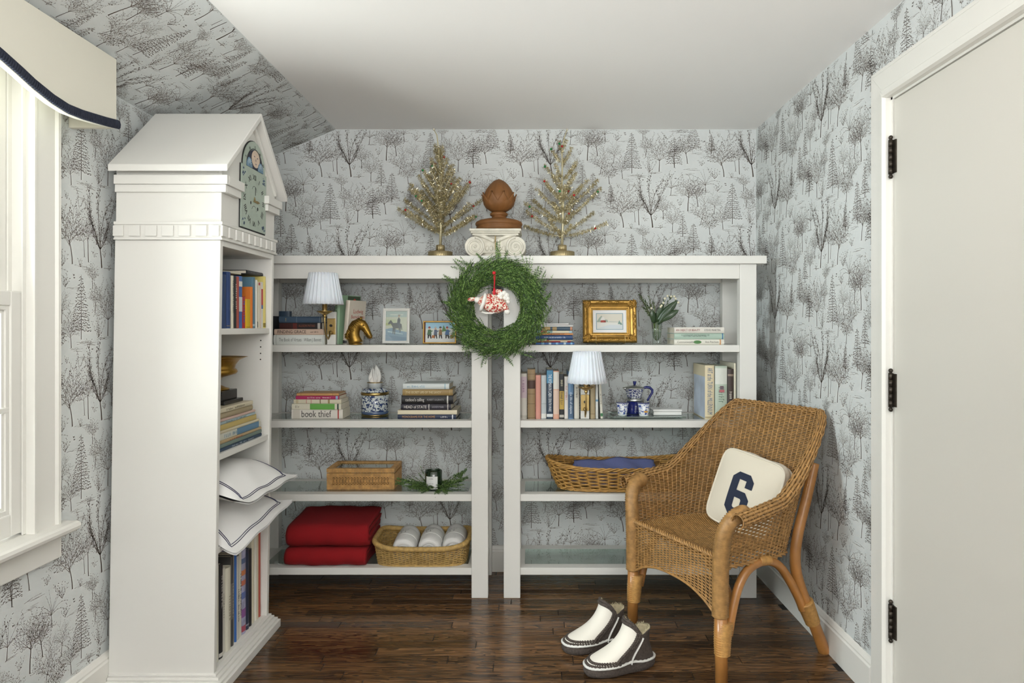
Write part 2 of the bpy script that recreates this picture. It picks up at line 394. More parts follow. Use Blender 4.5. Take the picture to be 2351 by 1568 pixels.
    decid(X(1590), Y(425), 270, 195, 13, 3, .45, 7, 2.8); decid(X(1140), Y(345), 180, 100, 12, 2, .4, 5, 2.0)
    decid(X(1110), Y(1270), 155, 130, 12, 2, .45, 5, 2.0)
    plant(X(800), Y(1140), 135, 95, 6); plant(X(1300), Y(1130), 60, 55, 4, 0); plant(X(660), Y(1000), 75, 60, 5, 0); plant(X(1245), Y(1040), 60, 50, 4)
    plant(X(1130), Y(1050), 70, 30, 3); plant(X(1510), Y(880), 90, 50, 4); plant(X(845), Y(690), 60, 40, 3); plant(X(985), Y(1130), 60, 60, 5)
    for x, y in ((1110, 605), (1160, 620), (920, 1210), (730, 945), (690, 735), (1460, 590)): bird(X(x), Y(y), .9)
    for x, y, wd, n in ((1000, 665, 110, 6), (1050, 560, 110, 6), (1200, 525, 120, 7), (1600, 490, 120, 7), (1000, 1130, 160, 7), (1560, 1220, 110, 5), (1450, 1170, 120, 5), (1660, 320, 110, 5), (1410, 775, 80, 4), (1960, 735, 80, 4), (2090, 1100, 140, 7), (1540, 540, 120, 5), (1230, 1120, 90, 4), (1980, 1145, 100, 4)):
        ground(X(x), Y(y), wd, n)
    return np.array(Q, dtype=np.float32), np.array(T, dtype=np.int32)
CQ, CT = make_cell(); PXM = .000454
CQ = CQ*PXM; CW, CHT = 1085*PXM, 1094*PXM
def lay_print(name, parent, org, box, keep, to3d):
    """repeat the cell over box=(u0,u1,v0,v1), keep strokes whose middle passes keep(u,v), map to 3D"""
    out = []; tt = []
    i0 = int((box[0]-org[0])/CW)-3; i1 = int((box[1]-org[0])/CW)+3; j0 = int((box[2]-org[1])/CHT)-3; j1 = int((box[3]-org[1])/CHT)+3
    for i in range(i0, i1+1):
        for j in range(j0, j1+1):
            q = CQ+np.array((org[0]+i*CW, org[1]+j*CHT+(CHT/2 if i % 2 else 0)), dtype=np.float32)
            lo = q.min(axis=1); hi = q.max(axis=1)
            k = (lo[:, 0] > box[0]+.001) & (hi[:, 0] < box[1]-.001) & (lo[:, 1] > box[2]+.001) & (hi[:, 1] < box[3]-.001)
            c = q.mean(axis=1); k &= keep(c[:, 0], c[:, 1])
            out.append(q[k]); tt.append(CT[k])
    q = np.concatenate(out); t = np.concatenate(tt)
    v = to3d(q[..., 0].ravel(), q[..., 1].ravel()); f = np.arange(len(v)).reshape(-1, 4)
    return stuff(npmesh(name, v, f, INK, parent, mi=t))
E = .0006
lay_print('wallpaper_print', wall_back, (.5507, 1.914), (XL, XR, .12, ZC), lambda u, v: (v < ZC-(XS-u)*(ZC-ZK)/(XS-XL)-.004) | (u > XS), lambda u, v: np.stack([u, np.full_like(u, YB-E), v], 1))
lay_print('wallpaper_print', wall_right, (YB-.30, 1.90), (.9, YB, .12, ZC), lambda u, v: ~((u > DY0-.1) & (u < DY1+.1) & (v < DZ+.1)), lambda u, v: np.stack([np.full_like(u, XR-E), u, v], 1))
lay_print('wallpaper_print', wall_left, (2.18, 1.62), (.6, YB, .12, ZK), lambda u, v: ~((u > WY0-.12) & (u < WY1+.11) & (v > WZ0-.1)), lambda u, v: np.stack([np.full_like(u, XL+E), u, v], 1))
SL = math.hypot(XS-XL, ZC-ZK); sx, sz = (XS-XL)/SL, (ZC-ZK)/SL
lay_print('wallpaper_print', ceiling_slope, (2.18, 1.62-ZK), (.3, YB, 0, SL), lambda u, v: u > 0, lambda u, v: np.stack([XL+v*sx+sz*E, u, ZK+v*sz-sx*E], 1))
# baseboards with a cap moulding
def baseboard(name, a, b, nrm):
    a, b, n = V(a), V(b), V(nrm)
    prof = [(0, 0), (.016, 0), (.016, .098), (.012, .104), (.012, .110), (.006, .122), (0, .126)]
    m = MB(); d = b-a; L = d.length; d.normalize()
    m.prism(prof, 0, L, lambda p, q, t: a+n*p+V((0, 0, q))+d*t); return struct(m.build(name, WHITE))
baseboard('baseboard_back', (XL, YB, 0), (XR, YB, 0), (0, -1, 0))
baseboard('baseboard_right', (XR, YB-.016, 0), (XR, DY1+.098, 0), (-1, 0, 0))
baseboard('baseboard_left', (XL, 0.2, 0), (XL, YB-.016, 0), (1, 0, 0))
# door in the right wall with casing and three hinges
door = struct(bpy.data.objects.new('door_1', None)); COL.objects.link(door); door.location = (XR, DY1, 0)
DOORM = mat('door_paint', (.66, .635, .575), .45, bump=.04, bscale=50)
m = MB(True); m.box((XR-.002, DY0+.022, .006), (XR+.035, DY1-.022, DZ-.020)); m.build('door_panel', DOORM, door, bevel=.002)
m = MB(True)
m.box((XR-.004, DY1-.019, 0), (XR+.06, DY1, DZ)); m.box((XR-.004, DY0, 0), (XR+.06, DY0+.019, DZ)); m.box((XR-.004, DY0, DZ-.017), (XR+.06, DY1, DZ)); m.build('door_jamb', WHITE, door)
IRON = mat('dark_bronze_hinge', (.055, .046, .036), .42, .8, var=.3, vscale=60)
for py in (362, 895, 1424):
    d = 2.082; z = PZ(py, d); hy = DY1-.0205; r = .0068
    h = MB(True); n = 5
    for k in range(n):
        z0 = z-.052+k*.104/n; h.tube([(XR-.010, hy, z0+.0004), (XR-.010, hy, z0+.104/n-.0004)], r, 12)
    hg = h.build('hinge', IRON, door)
    h = MB(True); h.box((XR-.006, hy-.02, z-.05), (XR-.0015, hy, z+.05)); h.box((XR-.006, hy, z-.05), (XR-.0035, hy+.012, z+.05)); h.build('hinge_leaf', IRON, hg)
    h = MB(True)
    for sg in (1, -1):
        h.tube([(XR-.010, hy, z+sg*.052), (XR-.010, hy, z+sg*.0555)], .0045, 10); h.ball((XR-.010, hy, z+sg*.0595), .0065, 10, 8)
    h.build('hinge_finial', IRON, hg)
trim = struct(bpy.data.objects.new('trim_1', None)); COL.objects.link(trim); trim.location = (XR, DY1, 0)
CP = [(0, 0), (.004, 0), (.013, .004), (.013, .014), (.016, .018), (.016, .074), (.022, .079), (.022, .090), (.030, .094), (.030, .104), (.02, .108), (0, .108)]   # (out from wall, away from opening reversed)
m = MB(True); m.prism(CP, 0, 1, lambda p, q, t: (XR-p, DY1+.098-q, t*(DZ+.0975-q))); m.build('casing_side', WHITE, trim)
m = MB(True); m.prism(CP, 0, 1, lambda p, q, t: (XR-p, DY0-.098+q, t*(DZ+.0975-q))); m.build('casing_side', WHITE, trim)
m = MB(True); m.prism(CP, 0, 1, lambda p, q, t: (XR-p, (DY0-.098+q)*(1-t)+(DY1+.098-q)*t, DZ+.098-q)); m.build('casing_head', WHITE, trim)
# window in the left wall
win = struct(bpy.data.objects.new('window_1', None)); COL.objects.link(win); win.location = (XL, WY1, WZ0)
CW2 = [(0, 0), (.022, 0), (.026, .004), (.026, .014), (.018, .018), (.018, .088), (.024, .092), (.024, .100), (0, .100)]
m = MB(True); m.prism(CW2, WZ0-.004, WZ1+.1, lambda p, q, t: (XL+p, WY1+.108-q*1.08, t)); m.build('window_casing', WHITE, win)
m = MB(True); m.prism(CW2, WZ0-.004, WZ1+.1, lambda p, q, t: (XL+p, WY0-.098+q, t)); m.build('window_casing', WHITE, win)
m = MB(True); m.prism(CW2, WY0-.098, WY1+.098, lambda p, q, t: (XL+p-.0004, t, WZ1+.098-q)); m.build('window_casing', WHITE, win)
m = MB(True)
for yy, sg in ((WY1, 1), (WY0, -1)):
    m.box((XL-.16, min(yy, yy+sg*.02), WZ0), (XL, max(yy, yy+sg*.02), WZ1))
    for xa, xb in ((0, -.004), (-.040, -.045), (-.081, -.095)):
        m.box((XL+xb, min(yy, yy-sg*.013), WZ0), (XL+xa, max(yy, yy-sg*.013), WZ1))
m.box((XL-.16, WY0, WZ1), (XL, WY1, WZ1+.02)); m.box((XL-.17, WY0, WZ0-.03), (XL-.001, WY1, WZ0-.001)); m.build('window_jamb', WHITE, win)
def sash(xc, z0, z1, rows, cols, name):
    a = MB(True); y0, y1 = WY0+.004, WY1-.004; st = .045; t = .017
    a.box((xc-t, y0, z0), (xc+t, y0+st, z1)); a.box((xc-t, y1-st, z0), (xc+t, y1, z1)); a.box((xc-t+.0004, y0+st, z0), (xc+t-.0004, y1-st, z0+.06)); a.box((xc-t+.0004, y0+st, z1-.04), (xc+t-.0004, y1-st, z1))
    s = a.build(name, WHITE, win, bevel=.003)
    b = MB(True); g = .008
    for w_, t_ in ((.012, .012), (.022, .007)):
        b.box((xc-t_, y0+st, z0+.06), (xc+t_, y0+st+w_, z1-.04)); b.box((xc-t_, y1-st-w_, z0+.06), (xc+t_, y1-st, z1-.04)); b.box((xc-t_+.0003, y0+st+w_, z0+.06), (xc+t_-.0003, y1-st-w_, z0+.06+w_)); b.box((xc-t_+.0003, y0+st+w_, z1-.04-w_), (xc+t_-.0003, y1-st-w_, z1-.04))
    b.build('sash_moulding', WHITE, s)
    for i in range(1, rows):
        zz = z0+.06+(z1-z0-.1)*i/rows; k = MB(True); k.box((xc-.013, y0+st, zz-g), (xc+.013, y1-st, zz+g)); k.build('muntin', WHITE, s, bevel=.003)
    for i in range(1, cols):
        yy = y0+st+(y1-y0-2*st)*i/cols; k = MB(True); k.box((xc-.013, yy-g, z0+.06), (xc+.013, yy+g, z1-.04)); k.build('muntin', WHITE, s, bevel=.003)
    for i in range(rows):
        for j in range(cols):
            za, zb = (z0+.06+(z1-z0-.1)*q/rows for q in (i, i+1)); ya, yb = (y0+st+(y1-y0-2*st)*q/cols for q in (j, j+1))
            k = MB(True); k.box((xc-.0015, ya+.002, za+.002), (xc+.0015, yb-.002, zb-.002)); k.build('pane', GLASS, s)
sash(XL-.022, WZ0+.006, 1.293, 2, 2, 'lower_sash'); sash(XL-.063, 1.265, WZ1-.004, 2, 2, 'upper_sash')
m = MB(True)
pr = [(-.045, -.028), (.052, -.028), (.060, -.022), (.063, -.013), (.060, -.004), (.052, 0), (-.045, 0)]
m.prism(pr, WY0-.118, WY1+.135, lambda p, q, t: (XL+p+.001, t, WZ0+q-.002)); m.build('window_stool', WHITE, win)
m = MB(True); m.box((XL, WY0-.095, WZ0-.104), (XL+.018, WY1+.118, WZ0-.03)); m.build('window_apron', WHITE, win, bevel=.003)
# ================================================================ large furniture
UF, UD = 3.007, .321                                   # front plane and depth of the shelf units
SH = (1.115, .781, .456, .131); ST = .031              # shelf tops, shelf thickness
def unit(x0, x1, label, ov0, ov1):
    yb = UF+UD; T = thing('bookshelf', label, 'bookshelf', ((x0+x1)/2, UF+UD/2, 0), group=None)
    pw = .073; pd = .045
    m = MB(True); m.box((x0-ov0, UF-.022, 1.4725), (x1+ov1, yb+.012, 1.507)); m.build('top_board', WHITE2, T, bevel=.002)
    for xa in (x0, x1-pw):
        for ya in (UF, yb-pd):
            m = MB(True); m.box((xa, ya, 0), (xa+pw, ya+pd, 1.4722)); m.build('post', WHITE2, T, bevel=.002)
    m = MB(True); m.box((x0+pw+.0003, UF+.006, 1.408), (x1-pw-.0003, UF+.028, 1.4722)); m.build('apron_rail', WHITE2, T, bevel=.0015)
    m = MB(True); m.box((x0+pw+.0003, yb-.03, 1.408), (x1-pw-.0003, yb-.004, 1.4722)); m.build('rear_rail', WHITE2, T, bevel=.0015)
    for xa in (x0+.012, x1-.034):
        m = MB(True); m.box((xa, UF+pd, 1.408), (xa+.022, yb-pd, 1.4722)); m.build('side_rail', WHITE2, T, bevel=.0015)
    for z in SH:
        a, b = x0+pw*.25, x1-pw*.25; y0, y1 = UF+.007, yb-.003
        q = MB(True); r = .052
        q.box((x0+pw+.0003, y0, z-ST), (x1-pw-.0003, y0+r, z)); q.box((x0+pw+.0003, y1-r, z-ST), (x1-pw-.0003, y1, z))
        for c, d in ((x0+.01, x0+pw+.02), (x1-pw-.02, x1-.01)): q.box((c, UF+pd+.0005, z-ST), (d, yb-pd-.0005, z-.0004))
        f = q.build('shelf_frame', WHITE2, T, bevel=.0015)
        q = MB(True); q.box((x0+pw+.0205, y0+r+.0005, z-.008), (x1-pw-.0205, y1-r-.0005, z-.0006)); q.build('glass_panel', GLASSG, f)
    return T
UL0, UL1, UR0, UR1 = -1.285, -.187, -.118, .996
unit(UL0, UL1, 'white open bookshelf with glass shelves, left end behind the clock bookcase', .035, .0312)
unit(UR0, UR1, 'white open bookshelf with glass shelves beside the wicker armchair', .0368, .038)
# ---- clock bookcase, its opening turned to the right
BN, BF, BX0, BX1 = 2.239, 2.708, -1.372, -1.026
LEAN = .015
def lean(p): return (p[0]+LEAN*(p[2]-.9), p[1], p[2])
BC = thing('clock_bookcase', 'tall white bookcase shaped like a house with gabled roof and clock dial', 'bookcase', ((BX0+BX1)/2, (BN+BF)/2, 0))
def bc(name, boxes, parent=None, bevel=.0015, mt=WHITE2):
    m = MB(True)
    for a, b in boxes: m.box(a, b)
    return m.build(name, mt, parent or BC, bevel=bevel, shear=lean)
pt = .02
bc('side_panel', [((BX0, BN, .02), (BX1, BN+pt, 1.48))]); bc('side_panel', [((BX0, BF-pt, .02), (BX1, BF, 1.48))])
bc('back_panel', [((BX0, BN+pt, .02), (BX0+.008, BF-pt, 1.48))])
bc('header_panel', [((BX0+.008, BN+pt, 1.462), (BX1, BF-pt, 1.48))])
for z in (1.190, .772, .461, .060):
    bc('shelf', [((BX0+.008, BN+pt+.0003, z-.021), (BX1-.006, BF-pt-.0003, z))])
bc('frieze_box', [((BX0, BN+.003, 1.4802), (BX1, BF-.003, 1.70))])
for z0, z1, e, f_, g_ in ((0, .0298, .041, .030, .02), (.030, .0398, .032, .022, .014), (.040, .0498, .020, .012, .008), (.050, .058, .010, .006, .004)):
    bc('plinth_step', [((BX0+.002, BN-f_, z0), (BX1+e, BF+g_, z1))])
bd = bc('dentil_band', [((BX0, BN-.006, 1.484), (BX1+.006, BF+.006, 1.538)), ((BX0, BN-.010, 1.530), (BX1+.010, BF+.010, 1.540)), ((BX0, BN-.010, 1.4805), (BX1+.010, BF+.010, 1.487))])
for i in range(7):
    xa = BX0-.004+.0545*i; bc('dentil', [((max(xa, BX0), BN-.013, 1.492), (min(xa+.037, BX1+.0), BN-.0062, 1.527))], bd, .001)
for i in range(9):
    ya = BN-.013+i*.0535; bc('dentil', [((BX1+.0062, ya, 1.492), (BX1+.013, ya+.034, 1.527))], bd, .001)
    ya = BN
# cornice: wraps the near side and returns a short way on the front at both corners
for z0, z1, e in ((1.637, 1.6618, .006), (1.662, 1.692, .013)):
    k = (.013-e)*1.5
    bc('cornice_moulding', [((BX0, BN-e, z0), (BX1+e+.012, BN+.0028, z1))]); bc('cornice_moulding', [((BX0, BF-.0028, z0), (BX1+e+.012, BF+e, z1))])
    bc('cornice_return', [((BX1+.0002, BN+.003, z0), (BX1+e+.012, BN+.125-k, z1))]); bc('cornice_return', [((BX1+.0002, BF-.125+k, z0), (BX1+e+.012, BF-.003, z1))])
# gable front, roof slabs
bc('eave_board', [((BX0, BN+.0032, 1.7002), (BX1-.0125, BN+.012, 1.728))]); bc('eave_board', [((BX0, BF-.012, 1.7002), (BX1-.0125, BF-.0032, 1.728))])
YM = (BN+BF)/2; ZE, ZR = 1.708, 1.968; ovh = .038
rs = (ZR-ZE)/(YM-(BN-ovh))
def zr(y): return ZR-abs(y-YM)*rs
g = MB(True); gp = [(BN+.003, 1.7003), (BF-.003, 1.7003), (BF-.003, zr(BF-.003)-.012), (YM, ZR-.016), (BN+.003, zr(BN+.003)-.012)]
for xa, xb in ((BX1-.012, BX1), (BX0, BX0+.012)):
    g = MB(True); g.prism(gp, xa, xb, lambda p, q, t: (t, p, q)); g.build('gable', WHITE2, BC, shear=lean)
for sg in (-1, 1):
    r = MB(True); ye = YM+sg*(YM-BN+ovh); th = .019
    poly = [(YM, ZR), (ye, ZE+.012), (ye, ZE-.010), (YM, ZR-.024)]
    r.prism(poly if sg < 0 else poly[::-1], BX0-.004, BX1+.036, lambda p, q, t: (t, p, q)); ro = r.build('roof_slab', WHITE2, BC, shear=lean, bevel=.002)
    r = MB(True); k = .015; y1 = YM+sg*(YM-BN-.01)
    poly = [(YM, ZR-.026), (y1, zr(y1)-.024), (y1, zr(y1)-.024-k*1.35), (YM, ZR-.026-k*1.35)]
    r.prism(poly if sg < 0 else poly[::-1], BX1+.0005, BX1+.010, lambda p, q, t: (t, p, q)); r.build('rake_moulding', WHITE2, BC, shear=lean, bevel=.001)
# shelf-pin holes on the inner face of the far side
h = MB(True)
for py in (782, 797, 812, 826): 
    z = PZ(py, 2.66); h.tube([(BX1-.04, BF-pt+.001, z), (BX1-.04, BF-pt-.0004, z)], .0028, 8)
h.build('shelf_pin_hole', mat('hole_black', (.01, .01, .01), .9), BC, shear=lean)
# clock dial
DYA, DYB, DZ0, DZ1 = 2.378, 2.600, 1.547, 1.767; DYC = (DYA+DYB)/2; xd = BX1+.001
def dialpt(u, v, e): return lean((xd+e, DYC+u, v))
def dialpoly(pts, e0, e1, name, mt, parent):
    m = MB(True); m.prism(pts, e0, e1, lambda p, q, t: dialpt(p, q, t)); return m.build(name, mt, parent)
hw = (DYB-DYA)/2; AR = hw-.014
arch = [(-hw, DZ0), (hw, DZ0), (hw, DZ1), (AR, DZ1)]+[(AR*math.cos(PI*i/20), DZ1+(1.868-DZ1)*math.sin(PI*i/20)) for i in range(1, 20)]+[(-AR, DZ1), (-hw, DZ1)]
dialpoly([(p*1.03, DZ0-.004+(q-DZ0)*1.022) for p, q in arch], .0, .003, 'dial_edge', mat('dial_dark_edge', (.02, .02, .02), .6), BC)
DIAL = dialpoly(arch, .003, .006, 'clock_dial', mat('dial_pale_green', hx('aebbae'), .45, var=.06, vscale=30), BC)
ink = mat('dial_black', (.02, .02, .022), .5); blue = mat('dial_blue', hx('6f8fa8'), .5, var=.3, vscale=120); navy = mat('dial_navy', hx('23283c'), .5)
def semi(r0, r1, n=24, k=1.0):
    a = [(r1*math.cos(PI*i/n), DZ1+.004+r1*k*math.sin(PI*i/n)) for i in range(n+1)]
    return a+[(r0*math.cos(PI*i/n), DZ1+.004+r0*k*math.sin(PI*i/n)) for i in range(n, -1, -1)]
kk = .97
dialpoly([(.072*math.cos(PI*i/24), DZ1+.001+.072*kk*math.sin(PI*i/24)) for i in range(25)], .006, .0066, 'moon_window', navy, DIAL)
dialpoly(semi(.071, .074, 24, kk), .0066, .0071, 'moon_window_rim', ink, DIAL)
dialpoly([(.006+.036*math.cos(2*PI*i/28), DZ1+.040+.031*math.sin(2*PI*i/28)) for i in range(28)], .0066, .0074, 'moon_disc', mat('moon_disc_cream', hx('d8c3ae'), .5, var=.1, vscale=90), DIAL)
m = MB(True)
for px_, pz_, a_, b_ in ((-.008, .048, .0045, .0028), (.018, .046, .0045, .0028), (.005, .036, .0022, .005), (.006, .022, .007, .0018)):
    m.prism([(.002+px_+a_*math.cos(2*PI*i/12), DZ1+pz_+b_*math.sin(2*PI*i/12)) for i in range(12)], .0074, .0078, lambda p, q, t: dialpt(p, q, t))
m.build('moon_face', mat('moon_features', hx('8c7f88'), .6), DIAL)
for sg in (-1, 1):
    c = sg*.050
    hump = dialpoly([(c+.026*math.cos(PI*i/16), DZ1+.001+.034*math.sin(PI*i/16)) for i in range(17)], .0074, .0080, 'moon_hump', blue, DIAL)
    m = MB(True)
    for a0 in range(9):
        a = PI*(a0+.5)/9
        m.prism([(c+.008*math.cos(a)-.0012, DZ1+.004+.010*math.sin(a)), (c+.020*math.cos(a)-.0018, DZ1+.004+.026*math.sin(a)), (c+.020*math.cos(a)+.0018, DZ1+.004+.026*math.sin(a))], .008, .0084, lambda p, q, t: dialpt(p, q, t))
    m.build('hump_map', mat('hump_pale', hx('b8c9cf'), .6), hump)
def dialtext(s, u, v, size, rot, mt, name, e=.0064):
    # text plane faces +X: reading direction +Y, up +Z
    M = Matrix(((0, 0, 1, 0), (1, 0, 0, 0), (0, 1, 0, 0), (0, 0, 0, 1)))
    p = dialpt(u, v, e); o = DIAL.parent.location
    A = Matrix.Translation(V(p)-V(o)) @ M @ Matrix.Rotation(rot, 4, 'Z')
    return text(s, size, mt, DIAL, A, name, bold=.0005)
ZCN = DZ0+.108
for i, s in enumerate(('XII', 'I', 'II', 'III', 'IIII', 'V', 'VI', 'VII', 'VIII', 'IX', 'X', 'XI')):
    a = PI/2-i*PI/6; dialtext(s, .083*math.cos(a), ZCN+.083*math.sin(a), .026, a-PI/2, ink, 'numeral')
for i, s in enumerate(('5', '10', '15', '20', '25')):
    a = PI*(1-(i+.7)/5.4); dialtext(s, .084*math.cos(a), DZ1+.084*kk*math.sin(a), .013, a-PI/2, ink, 'numeral')
fl_ = MB(True); R_ = random.Random(3)
for su, sv in ((-1, 1), (1, 1), (-1, -1), (1, -1)):
    for k in range(9):
        u = su*(hw-.008-R_.random()*.026); v = ZCN+sv*(.108-.008-R_.random()*.026) ; r = R_.uniform(.002, .006)
        fl_.prism([(u+r*math.cos(2*PI*i/7), v+r*.7*math.sin(2*PI*i/7)) for i in range(7)], .006, .0065, lambda p, q, t: dialpt(p, q, t))
stuff(fl_.build('corner_flowers', mat('dial_flower_blue', hx('56687f'), .6), DIAL))
m = MB(True)
for (u, v, r) in ((-.03, -.012, .006), (.032, -.026, .007)):
    m.prism([(u+r*.7*math.cos(2*PI*i/10), ZCN+v+r*math.sin(2*PI*i/10)) for i in range(10)], .006, .0066, lambda p, q, t: dialpt(p, q, t))
for c0, r0 in (((0, -.045), .020), ((0, .045), .020)):
    for k in range(10):
        a = PI*k/10+(PI if c0[1] < 0 else 0)*0; u = c0[0]+r0*math.cos(a); v = c0[1]*.8+r0*.8*math.sin(a); m.prism([(u-.002, ZCN+v-.001), (u+.002, ZCN+v-.001), (u+.001, ZCN+v+.0016)], .006, .0065, lambda p, q, t: dialpt(p, q, t))
stuff(m.build('dial_ornament', ink, DIAL))
m = MB(True)
for u0, v0, u1, v1, wd in ((-.012, -.004, .045, -.002, .004), (0, -.006, -.006, .012, .004)):
    dx, dz = u1-u0, v1-v0; l = math.hypot(dx, dz); nx, nz = -dz/l*wd, dx/l*wd
    m.prism([(u0+nx*.5, ZCN+v0+nz*.5), (u0-nx*.5, ZCN+v0-nz*.5), (u0*.4+u1*.6-nx*1.3, ZCN+v0*.4+v1*.6-nz*1.3), (u1, ZCN+v1), (u0*.4+u1*.6+nx*1.3, ZCN+v0*.4+v1*.6+nz*1.3)][::-1], .009, .0105, lambda p, q, t: dialpt(p, q, t))
m.build('clock_hand', BRASS, DIAL)
m = MB(True)
m.prism([(.016*math.cos(a_)*.5+.0-.0007, ZCN+.02+.03*k_) for a_, k_ in ((0, 0), (0, 1))]+[(.012, ZCN+.05), (.010, ZCN+.02)], .0064, .007, lambda p, q, t: dialpt(p, q, t)); m.build('seconds_hand', ink, DIAL)
# ---- padded window cornice with navy braid
XVAL = -1.263; VD1 = 2.084; VD0 = 2*1.435-VD1
VAL = thing('window_valance', 'cream padded box valance with curved navy braid edge above the window', 'valance', (XL, 1.435, 1.78))
FAB = mat('cream_linen', hx('d9d5c6'), .85, bump=.15, bscale=900, sheen=.2)
tab = [(2.084, 1.801), (2.03, 1.793), (1.98, 1.787), (1.92, 1.780), (1.86, 1.777), (1.80, 1.784), (1.73, 1.800), (1.68, 1.816), (1.625, 1.832), (1.56, 1.848), (1.50, 1.857), (1.435, 1.860)]
def vz(y):
    y = 1.435+abs(y-1.435)
    for (a, za), (b, zb) in zip(tab, tab[1:]):
        if y >= b-1e-9:
            t = (y-b)/(a-b); return zb+(za-zb)*t
    return 1.86
N = 64; ys = [VD0+(VD1-VD0)*i/N for i in range(N+1)]; zt = 2.012
m = MB(True)
for x0, x1 in ((XVAL-.02, XVAL),):
    poly = [(y_, vz(y_)) for y_ in ys]+[(VD1, zt), (VD0, zt)]
    m.prism(poly, x0, x1, lambda p, q, t: (t, p, q))
VF = m.build('valance_face', FAB, VAL, bevel=.003)
for ya, yb in ((VD0, VD0+.018), (VD1-.018, VD1)):
    m = MB(True); m.box((XL+.0008, ya, vz(ya)), (XVAL-.0202, yb, ZK-.01)); m.build('valance_return', FAB, VAL, bevel=.002)
m = MB(True); m.box((XL+.0008, VD0+.018, ZK-.04), (XVAL-.0202, VD1-.018, ZK-.022)); m.build('valance_top', FAB, VAL)
m = MB(True); NAVY = mat('navy_braid', hx('1c2233'), .8, bump=.4, bscale=900)
L = 0; yy = VD0
while yy < VD1:
    dz = (vz(yy+.004)-vz(yy-.004))/.008; st = .0075/math.hypot(1, dz); tz = V((0, 1, dz)).normalized(); nz = V((0, -tz.z, tz.y))
    c = V((XVAL+.003, yy, vz(yy)+.012))
    m.tube([c-nz*.013, c-nz*.009+V((.003, 0, 0)), c+V((.0045, 0, 0)), c+nz*.009+V((.003, 0, 0)), c+nz*.013], [.0022, .0042, .0045, .0042, .0022], 6)
    yy += st
m.build('navy_braid_trim', NAVY, VAL)
# ================================================================ books
YN = Matrix(((1,0,0,0),(0,0,-1,0),(0,1,0,0),(0,0,0,1)))      # text plane facing -Y: reading +X, up +Z
YD = Matrix(((0,1,0,0),(0,0,-1,0),(-1,0,0,0),(0,0,0,1)))     # facing -Y, reading downwards
def book(label, a, t, dp, col, mode, loc, rotz=0, titles=(), bands=(), hard=True, group=None, lean_=0, pages=None, rough=.45, name='book', cover_text=()):
    """a spine length, t thickness, dp depth; origin at the middle of the bottom; spine looks along local -Y"""
    T = thing(name, label, 'book', loc, group=group, rot=(0, lean_, rotz))
    up = mode == 'up'; w = .0022 if hard else .0006; e = .003 if hard else .0004; h = t/2; y0 = -dp/2
    fn = (lambda b, c, q: (b, c+y0, q)) if up else (lambda b, c, q: (q, c+y0, b+h))
    bul = min(.004, t*.16) if hard else .0005
    arc = [(-h+t*i/6, -bul*math.sin(PI*i/6)) for i in range(7)]
    poly = [(-h, dp), (-h, .001)]+[(b, c) for b, c in arc[1:6]]+[(h, .001), (h, dp), (h-w, dp), (h-w, .003), (-h+w, .003), (-h+w, dp)]
    A0, A1 = (0, a) if up else (-a/2, a/2)
    m = MB(); m.prism(poly if up else poly[::-1], A0, A1, fn)
    cm = col if not isinstance(col, str) else dyn(hx(col), rough)
    m.build('cover', cm, T)
    m = MB(); p = [(-h+w, .0032), (h-w, .0032), (h-w, dp-e), (-h+w, dp-e)]; m.prism(p if up else p[::-1], A0+e, A1-e, fn); m.build('pages', pages or PAGES, T)
    for b0, b1, c_ in bands:
        m = MB(); bp = [(b*.985, c-.0004) for b, c in [(-h, .0005)]+arc[1:6]+[(h, .0005)]]
        bp = bp+[(b*.97, c+.0012) for b, c in bp[::-1]]
        l0, l1 = (a*b0, a*b1) if up else (A0+a*b0, A0+a*b1)
        m.prism(bp if up else bp[::-1], l0, l1, fn); m.build('spine_band', dyn(hx(c_), rough), T)
    for (s, pos, ln, sz, c_) in titles:
        z = -dp/2-bul-.0009
        if up: M = Matrix.Translation((0, z, a*(1-pos))) @ YD
        else: M = Matrix.Translation((A0+a*pos, z, h)) @ YN
        text(s, sz*t*1.25, dyn(hx(c_), .5), T, M, 'spine_title', width=a*ln)
    return T
def stack(z0, d, items, group, dp=.16, seed=0):
    """flat stack; items bottom to top: (label, px0, px1, py_bottom, py_top, colour, titles, bands, hard)"""
    R = random.Random(seed); z = z0
    for it in items:
        lab, p0, p1, yb, yt, c, ti, ba, hd = it[:9]; dd = d+R.uniform(0, .006); x0, x1 = PX(p0, dd), PX(p1, dd); t = (yb-yt)*dd/F-.0004
        dpt = it[9] if len(it) > 9 else dp+R.uniform(-.01, .01)
        book(lab, x1-x0, t, dpt, c, 'flat', ((x0+x1)/2, dd+dpt/2, z+.0002), it[10] if len(it) > 10 else R.uniform(-.02, .02), ti, ba, hd, group)
        z += t+.0006
    return z
